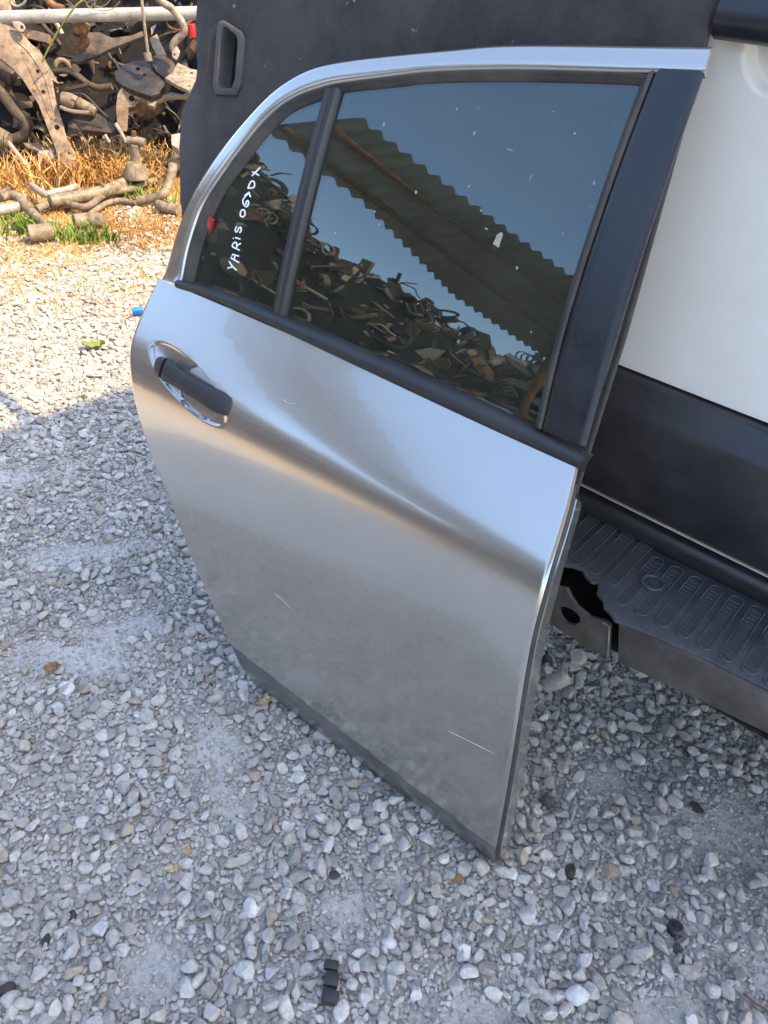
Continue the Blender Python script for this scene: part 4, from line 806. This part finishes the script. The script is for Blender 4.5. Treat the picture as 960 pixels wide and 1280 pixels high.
# ------------------------------------------------------------------ corrugated canopy left of the camera and an unseen roof added to shade the yard
can = root('canopy', (-4.6, -2, 0), 'open corrugated metal canopy on posts over the scrap heap', 'canopy')
nu, nw = 260, 10; V = []; 
N0, F0, N1, F1 = [np.array(p) for p in ((-3.74, .78, 3.2), (-4.1, 1.12, 2.72), (-5.55, -7.2, 3.2), (-7.4, -7.2, 2.6))]
for i in range(nu):
    a = i / (nu - 1); n0, f0 = N0 * (1 - a) + N1 * a, F0 * (1 - a) + F1 * a
    if a > .12: f0 = f0 + np.array([-.75, 0, -.05]) * min(1, (a - .12) * 5)
    for j in range(nw):
        b = j / (nw - 1); p = n0 * (1 - b) + f0 * b; V.append(p + np.array([0, 0, .032 * math.sin(i * math.pi / 2.4)]))
Fq = [(i * nw + j, (i + 1) * nw + j, (i + 1) * nw + j + 1, i * nw + j + 1) for i in range(nu - 1) for j in range(nw - 1)]
nn = len(V); V2 = [p - np.array([0, 0, .004]) for p in V]
obj('roof_sheet', V + V2, Fq + [tuple(k + nn for k in q[::-1]) for q in Fq], M['canopy'], can, smooth=80)
for b in (.3, .75): obj('purlin', *tube_geo([N0 * (1 - b) + F0 * b - [0, 0, .06], N1 * (1 - b) + (F1 + [-.7, 0, 0]) * b - [0, 0, .06]], .035, 8, 0), M['rust'], can)
for a in (.45, .7, .95):
    p = (N0 * (1 - a) + N1 * a) * .1 + (F0 * (1 - a) + F1 * a) * .9; obj('post', *tube_geo([(p[0], p[1], 0), (p[0], p[1], p[2] - .02)], .05, 10, 0), M['rust'], can)
sh = root('shade_roof', (2.92, .42, 0), 'tall unseen open metal roof on posts added to shade the yard from the right', 'shade_roof')
wd = np.array([.707, .707, 0]); wn = np.array([.707, -.707, 0]); w0 = np.array([2.92, .42, 0])
obj('roof', *box_geo(w0 + wn * 2.0 + wd * -1 + np.array([0, 0, 5.32]), (wd, wn, (0, 0, 1)), (13, 2.0, .08)), M['galv'], sh, smooth=0)  # unseen roof, kept open and narrow so sky light reaches the yard
for k in range(6):
    for q in (1.6, 3.6): obj('post', *box_geo(w0 + wn * q + wd * (-13.5 + 5 * k) + np.array([0, 0, 2.62]), (wd, wn, (0, 0, 1)), (.09, .09, 2.62)), M['galv'], sh, smooth=0)

# ------------------------------------------------------------------ weeds
def blades(name, n, fpos, hgt, wid, m, seed, lean=.5):
    r_ = np.random.RandomState(seed); P0 = fpos(n, r_); n = len(P0); az = r_.uniform(0, 6.283, n); h = hgt[0] + (hgt[1] - hgt[0]) * r_.rand(n) ** 1.5; ln = r_.uniform(.1, lean, n) * h * 1.6
    w_ = wid * r_.uniform(.6, 1.4, n); sa = az + r_.uniform(.8, 2.2, n); sx, sy = np.cos(sa) * w_, np.sin(sa) * w_
    b = P0; mx_ = b + np.stack([np.cos(az) * ln * .4, np.sin(az) * ln * .4, h * .6], -1); tp = b + np.stack([np.cos(az) * ln, np.sin(az) * ln, h], -1)
    s3 = np.stack([sx, sy, np.zeros(n)], -1); V = np.stack([b - s3, b + s3, mx_ + s3 * .8, mx_ - s3 * .8, tp], 1).reshape(-1, 3); k = np.arange(n)[:, None] * 5
    F = np.concatenate([(k + [0, 1, 2, 3])], 0).tolist() + (k + [3, 2, 4]).tolist()
    t = np.repeat(np.clip(vnoise(P0[:, 0] * 5, P0[:, 1] * 5, 3) * .7 + r_.uniform(-.1, .45, n), 0, 1), 5)
    return tag(obj(name, V, F, M[m], smooth=0, attr={'tint': t}), kind='stuff')
def dryp(n, r_):
    x = r_.uniform(-3.0, -.7, n); y = 2.6 + r_.rand(n) ** .85 * 2.7
    d = np.clip((y - 2.50) * .8, 0, 1) * .92 + (vnoise(x * 4, y * 4, 21) - .5) * 1.3 + (vnoise(x * 13, y * 13, 22) - .5) * .7
    k = (r_.rand(n) < np.clip(d, 0, 1)) & (x < -.95 + .0 * y - .12 * (y - 3)); return np.stack([x[k], y[k], np.zeros(k.sum())], -1)
blades('dry_weeds', 190000, dryp, (.004, .026), .0017, 'dry', 41, 1.6)
def stemp(n, r_):
    x = r_.normal(-1.62, .2, n); y = r_.normal(4.55, .22, n); k = (x < -1.3) & (y > 4.15); return np.stack([x[k], y[k], np.abs(r_.normal(0, .06, k.sum()))], -1)
blades('withered_weeds', 11000, stemp, (.008, .04), .0024, 'dry', 42, 1.8)
def greenp(n, r_):
    C_ = [(-1.52, 3.42, .07, .05), (-1.76, 3.52, .06, .05), (-1.43, 3.40, .06, .05), (-1.72, 3.46, .06, .05), (-1.36, 3.44, .06, .05), (-1.30, 4.02, .07, .05)]
    o = [np.stack([r_.normal(c[0], c[2], n // 6), r_.normal(c[1], c[3] * .8, n // 6), np.zeros(n // 6)], -1) for c in C_]; return np.concatenate(o)
blades('green_grass', 520, greenp, (.03, .10), .004, 'grass', 43, .7)
def strayp(n, r_):
    C_ = [(-1.95, 4.25), (-1.85, 4.15), (-2.05, 4.1)]; o = [np.stack([r_.normal(c[0], .12, n // 3), r_.normal(c[1], .1, n // 3), np.zeros(n // 3)], -1) for c in C_]; return np.concatenate(o)
blades('pale_straw', 380, strayp, (.06, .2), .005, 'dry', 44, 1.0)

# ------------------------------------------------------------------ small litter on the gravel
def leaf(name, x, y, L, W, rz, curl, m, lab):
    V = []; c, s = math.cos(rz), math.sin(rz); k = 9; z0 = float(gz(np.array([x]), np.array([y]))[0]) + .014
    for i in range(k):
        t = i / (k - 1) - .5; w_ = W * (1 - (2 * t) ** 2) ** .6 * (1 + .25 * math.sin(i * 2.4))
        for j in (-1, 0, 1):
            a, b = t * L, j * w_ * .5; V.append((x + a * c - b * s, y + a * s + b * c, z0 + curl * (abs(j) * .6 + 2 * t * t) + .002 * math.sin(i * 3)))
    F = [(i * 3 + j, (i + 1) * 3 + j, (i + 1) * 3 + j + 1, i * 3 + j + 1) for i in range(k - 1) for j in (0, 1)]
    n_ = len(V); V2 = [(p[0], p[1], p[2] - .0006) for p in V]
    return tag(obj(name, V + V2, F + [tuple(q + n_ for q in f_[::-1]) for f_ in F], M[m], origin=(x, y, z0)), lab, 'leaf', 'dead leaves on the gravel')
M['leaf_brown'] = simple('brown_leaf', (.16, .08, .035), (.30, .16, .07), .7, 0, 60, .3)
M['leaf_tan'] = simple('tan_leaf', (.34, .26, .13), (.50, .41, .22), .7, 0, 60, .3)
M['ochre'] = simple('ochre_stone', (.22, .11, .05), (.34, .18, .09), .8, 0, 60, .3)
M['blue'] = simple('blue_plastic', (.02, .16, .55), (.03, .22, .66), .4, 0, 20)
leaf('dead_leaf', -.645, .997, .032, .024, .4, .004, 'leaf_brown', 'square brown dead leaf on the dusty gravel at left')
leaf('dead_leaf', -.206, .945, .030, .016, .9, .005, 'leaf_tan', 'yellow folded leaf close to the bottom edge of the door')
leaf('dead_leaf', -.285, .640, .022, .013, 2.2, .006, 'leaf_tan', 'dull brown torn leaf lying left below the bare dusty patch')
leaf('dead_leaf', -.30, .610, .030, .012, .2, .003, 'leaf_tan', 'thin curled tan leaf below the dull brown torn leaf')
leaf('dead_leaf', -1.03, 2.38, .075, .05, .3, .02, 'weed', 'greenish yellow weed leaf lying in the sunlit gravel')
def ztop(x, y, d=.010): return float(gz(np.array([x]), np.array([y]))[0]) + d
# black rubber clip of three blocks
x, y = -.035, .453; t = root('rubber_clip', (x, y, ztop(x, y)), 'black segmented rubber clip lying near the bottom edge of the photo', 'clip')
for k, (dy, hh) in enumerate(((.024, .008), (.004, .010), (-.018, .011))):
    obj('block', *bevelled(*box_geo((x + .004 + .002 * k, y + dy, ztop(x, y) + .009), ((.99, -.1, 0), (.1, .99, 0), (0, 0, 1)), (.0105, .0085 if k else .006, hh * .7)), .0015), M['trim'], t)
obj('strap', *box_geo((x + .004, y + .003, ztop(x, y) + .006), ((.99, -.1, 0), (.1, .99, 0), (0, 0, 1)), (.008, .03, .003)), M['steel'], t)
# washer
x, y = -.238, .552; mb = MB()
mb.add(*tube_geo([np.array([x + .0095 * math.cos(a), y + .0095 * math.sin(a), ztop(x, y, .013)]) for a in np.linspace(0, 2 * math.pi, 22)], .0045, 8, 0, .5, False)); mb.add(*tube_geo([(x, y, ztop(x, y, .007)), (x, y, ztop(x, y, .0115))], .007, 12, 0))
tag(obj('rusty_washer', mb.verts(), mb.f, M['hinge'], origin=(x, y, ztop(x, y))), 'round rusty grey washer pressed into the gravel at lower left', 'washer')
x, y = .507, .574; mb = MB(); mb.add(*tube_geo([(x, y, ztop(x, y, 0)), (x, y, ztop(x, y, .011)), (x, y, ztop(x, y, .015))], [.0125, .0125, .009], 16, 0)); mb.add(*tube_geo([(x, y, ztop(x, y, .014)), (x, y, ztop(x, y, .019))], [.005, .004], 10, 0)); mb.add(*tube_geo([(x - .004, y - .018, ztop(x, y, .006)), (x, y - .008, ztop(x, y, .009))], .003, 6, 0))
tag(obj('plastic_cap', mb.verts(), mb.f, M['trim'], origin=(x, y, ztop(x, y))), 'round black plastic cap on the grey gravel at lower right', 'cap')
x, y = -.04, .617; tag(obj('plastic_cap', *bevelled(*tube_geo([(x, y, ztop(x, y, 0)), (x, y, ztop(x, y, .012))], .008, 14, 0), .003, 2), M['steel'], origin=(x, y, ztop(x, y))), 'small round dark cap on bare dust left of the door corner', 'cap')
def lump(name, x, y, r, m, lab, cat, seed, flat=(.5, .8), dz=.3):
    me = rock_mesh(name, seed, 3, flat, M[m]); o = bpy.data.objects.new(name, me); COL.objects.link(o); o.location = (x, y, ztop(x, y, r * dz)); o.scale = (r, r, r); o.rotation_euler = (.2, .1, seed * 1.3); return tag(o, lab, cat, {'rubber_scrap': 'dark rubber scraps on the gravel', 'dark_stone': 'dark stones in the gravel', 'loose_stone': 'larger loose stones on the gravel'}.get(name))
lump('rubber_scrap', .352, .655, .016, 'black', 'crumpled black rubber scrap on gravel right of the door corner', 'rubber scrap', 71)
lump('rubber_scrap', .600, .790, .016, 'steel', 'flat dark oily lump in the fine gravel below the bumper', 'rubber scrap', 72, (.25, .35))
lump('rubber_scrap', .62, .91, .017, 'black', 'long dark scrap among the stones under the bumper edge', 'rubber scrap', 73, (.25, .4))
lump('dark_stone', -.183, .834, .010, 'black', 'small black stone beside the bare dusty patch near the door', 'stone', 74)
lump('dark_stone', -.493, .422, .015, 'steel', 'round blue grey stone cut by the left edge of the photo', 'stone', 75)
lump('dark_stone', -.437, .534, .010, 'black', 'narrow black chip, upper one at lower left', 'stone', 76, (.35, .5))
lump('dark_stone', -.463, .495, .011, 'black', 'narrow black chip, lower one at lower left', 'stone', 77, (.35, .5))
lump('dark_stone', -.446, 1.939, .026, 'steel', 'dark stone on the shadow edge close to the door', 'stone', 78, (.4, .6))
lump('dark_stone', -.62, 2.02, .022, 'steel', 'dark stone on the shadow edge farther from the door', 'stone', 79, (.4, .6))
lump('ochre_stone', .163, .628, .0125, 'ochre', 'orange brown stone lying under the door corner', 'stone', 80)
M['stone_one'] = simple('pale_limestone', (.48, .46, .43), (.64, .62, .58), .85, 0, 3, .25, .4, 6, 8)
M['stone_tan'] = simple('brown_limestone', (.34, .29, .24), (.48, .43, .37), .85, 0, 3, .25, .4, 6, 8)
for (x, y, r, m, lab, sd_) in [(.254, .642, .0175, 'stone_one', 'upright pale stone right beside the door corner', 82), (.431, 1.117, .028, 'stone_tan', 'flat brown stone in the shade under the broken bumper end', 83), (.167, .519, .020, 'stone_one', 'white oblong stone below the orange brown stone', 84), (.335, .47, .021, 'stone_one', 'bright white stone near the bottom right bare dust', 85),
                           (.095, .455, .017, 'stone_one', 'broad pale stone right of the black rubber clip', 86), (.052, .52, .014, 'stone_one', 'rounded white stone right above the black rubber clip', 87), (-.165, .56, .018, 'stone_one', 'large white stone right of the rusty washer', 88), (-.60, .955, .020, 'stone_one', 'large pale stone just below the square brown leaf', 89),
                           (.58, .455, .018, 'stone_tan', 'grey brown stone at the lower right next to bare dust', 90), (.50, .44, .017, 'stone_one', 'pale cream stone left of the grey brown stone', 91), (.39, .44, .022, 'stone_tan', 'large pinkish brown stone near the bottom edge', 92), (-.05, .70, .017, 'stone_tan', 'tan stone below the middle of the door bottom', 93)]:
    lump('loose_stone', x, y, r, m, lab, 'stone', sd_, (.55, .75), .45)
tag(obj('twig', *tube_geo([(.585, .485, ztop(.585, .485, .012)), (.605, .468, ztop(.6, .47, .013)), (.64, .452, ztop(.64, .45, .012))], .0016, 6, 4), M['rust']), 'thin brown curved twig at the lower right corner', 'twig')
x, y = -.965, 2.67; tag(obj('blue_scrap', *bevelled(*box_geo((x, y, .03), ((.9, .2, .1), (-.2, .9, .3), (0, -.3, .9)), (.022, .012, .012)), .004), M['blue'], origin=(x, y, 0)), 'bright blue plastic scrap peeking out behind the door edge', 'plastic scrap')
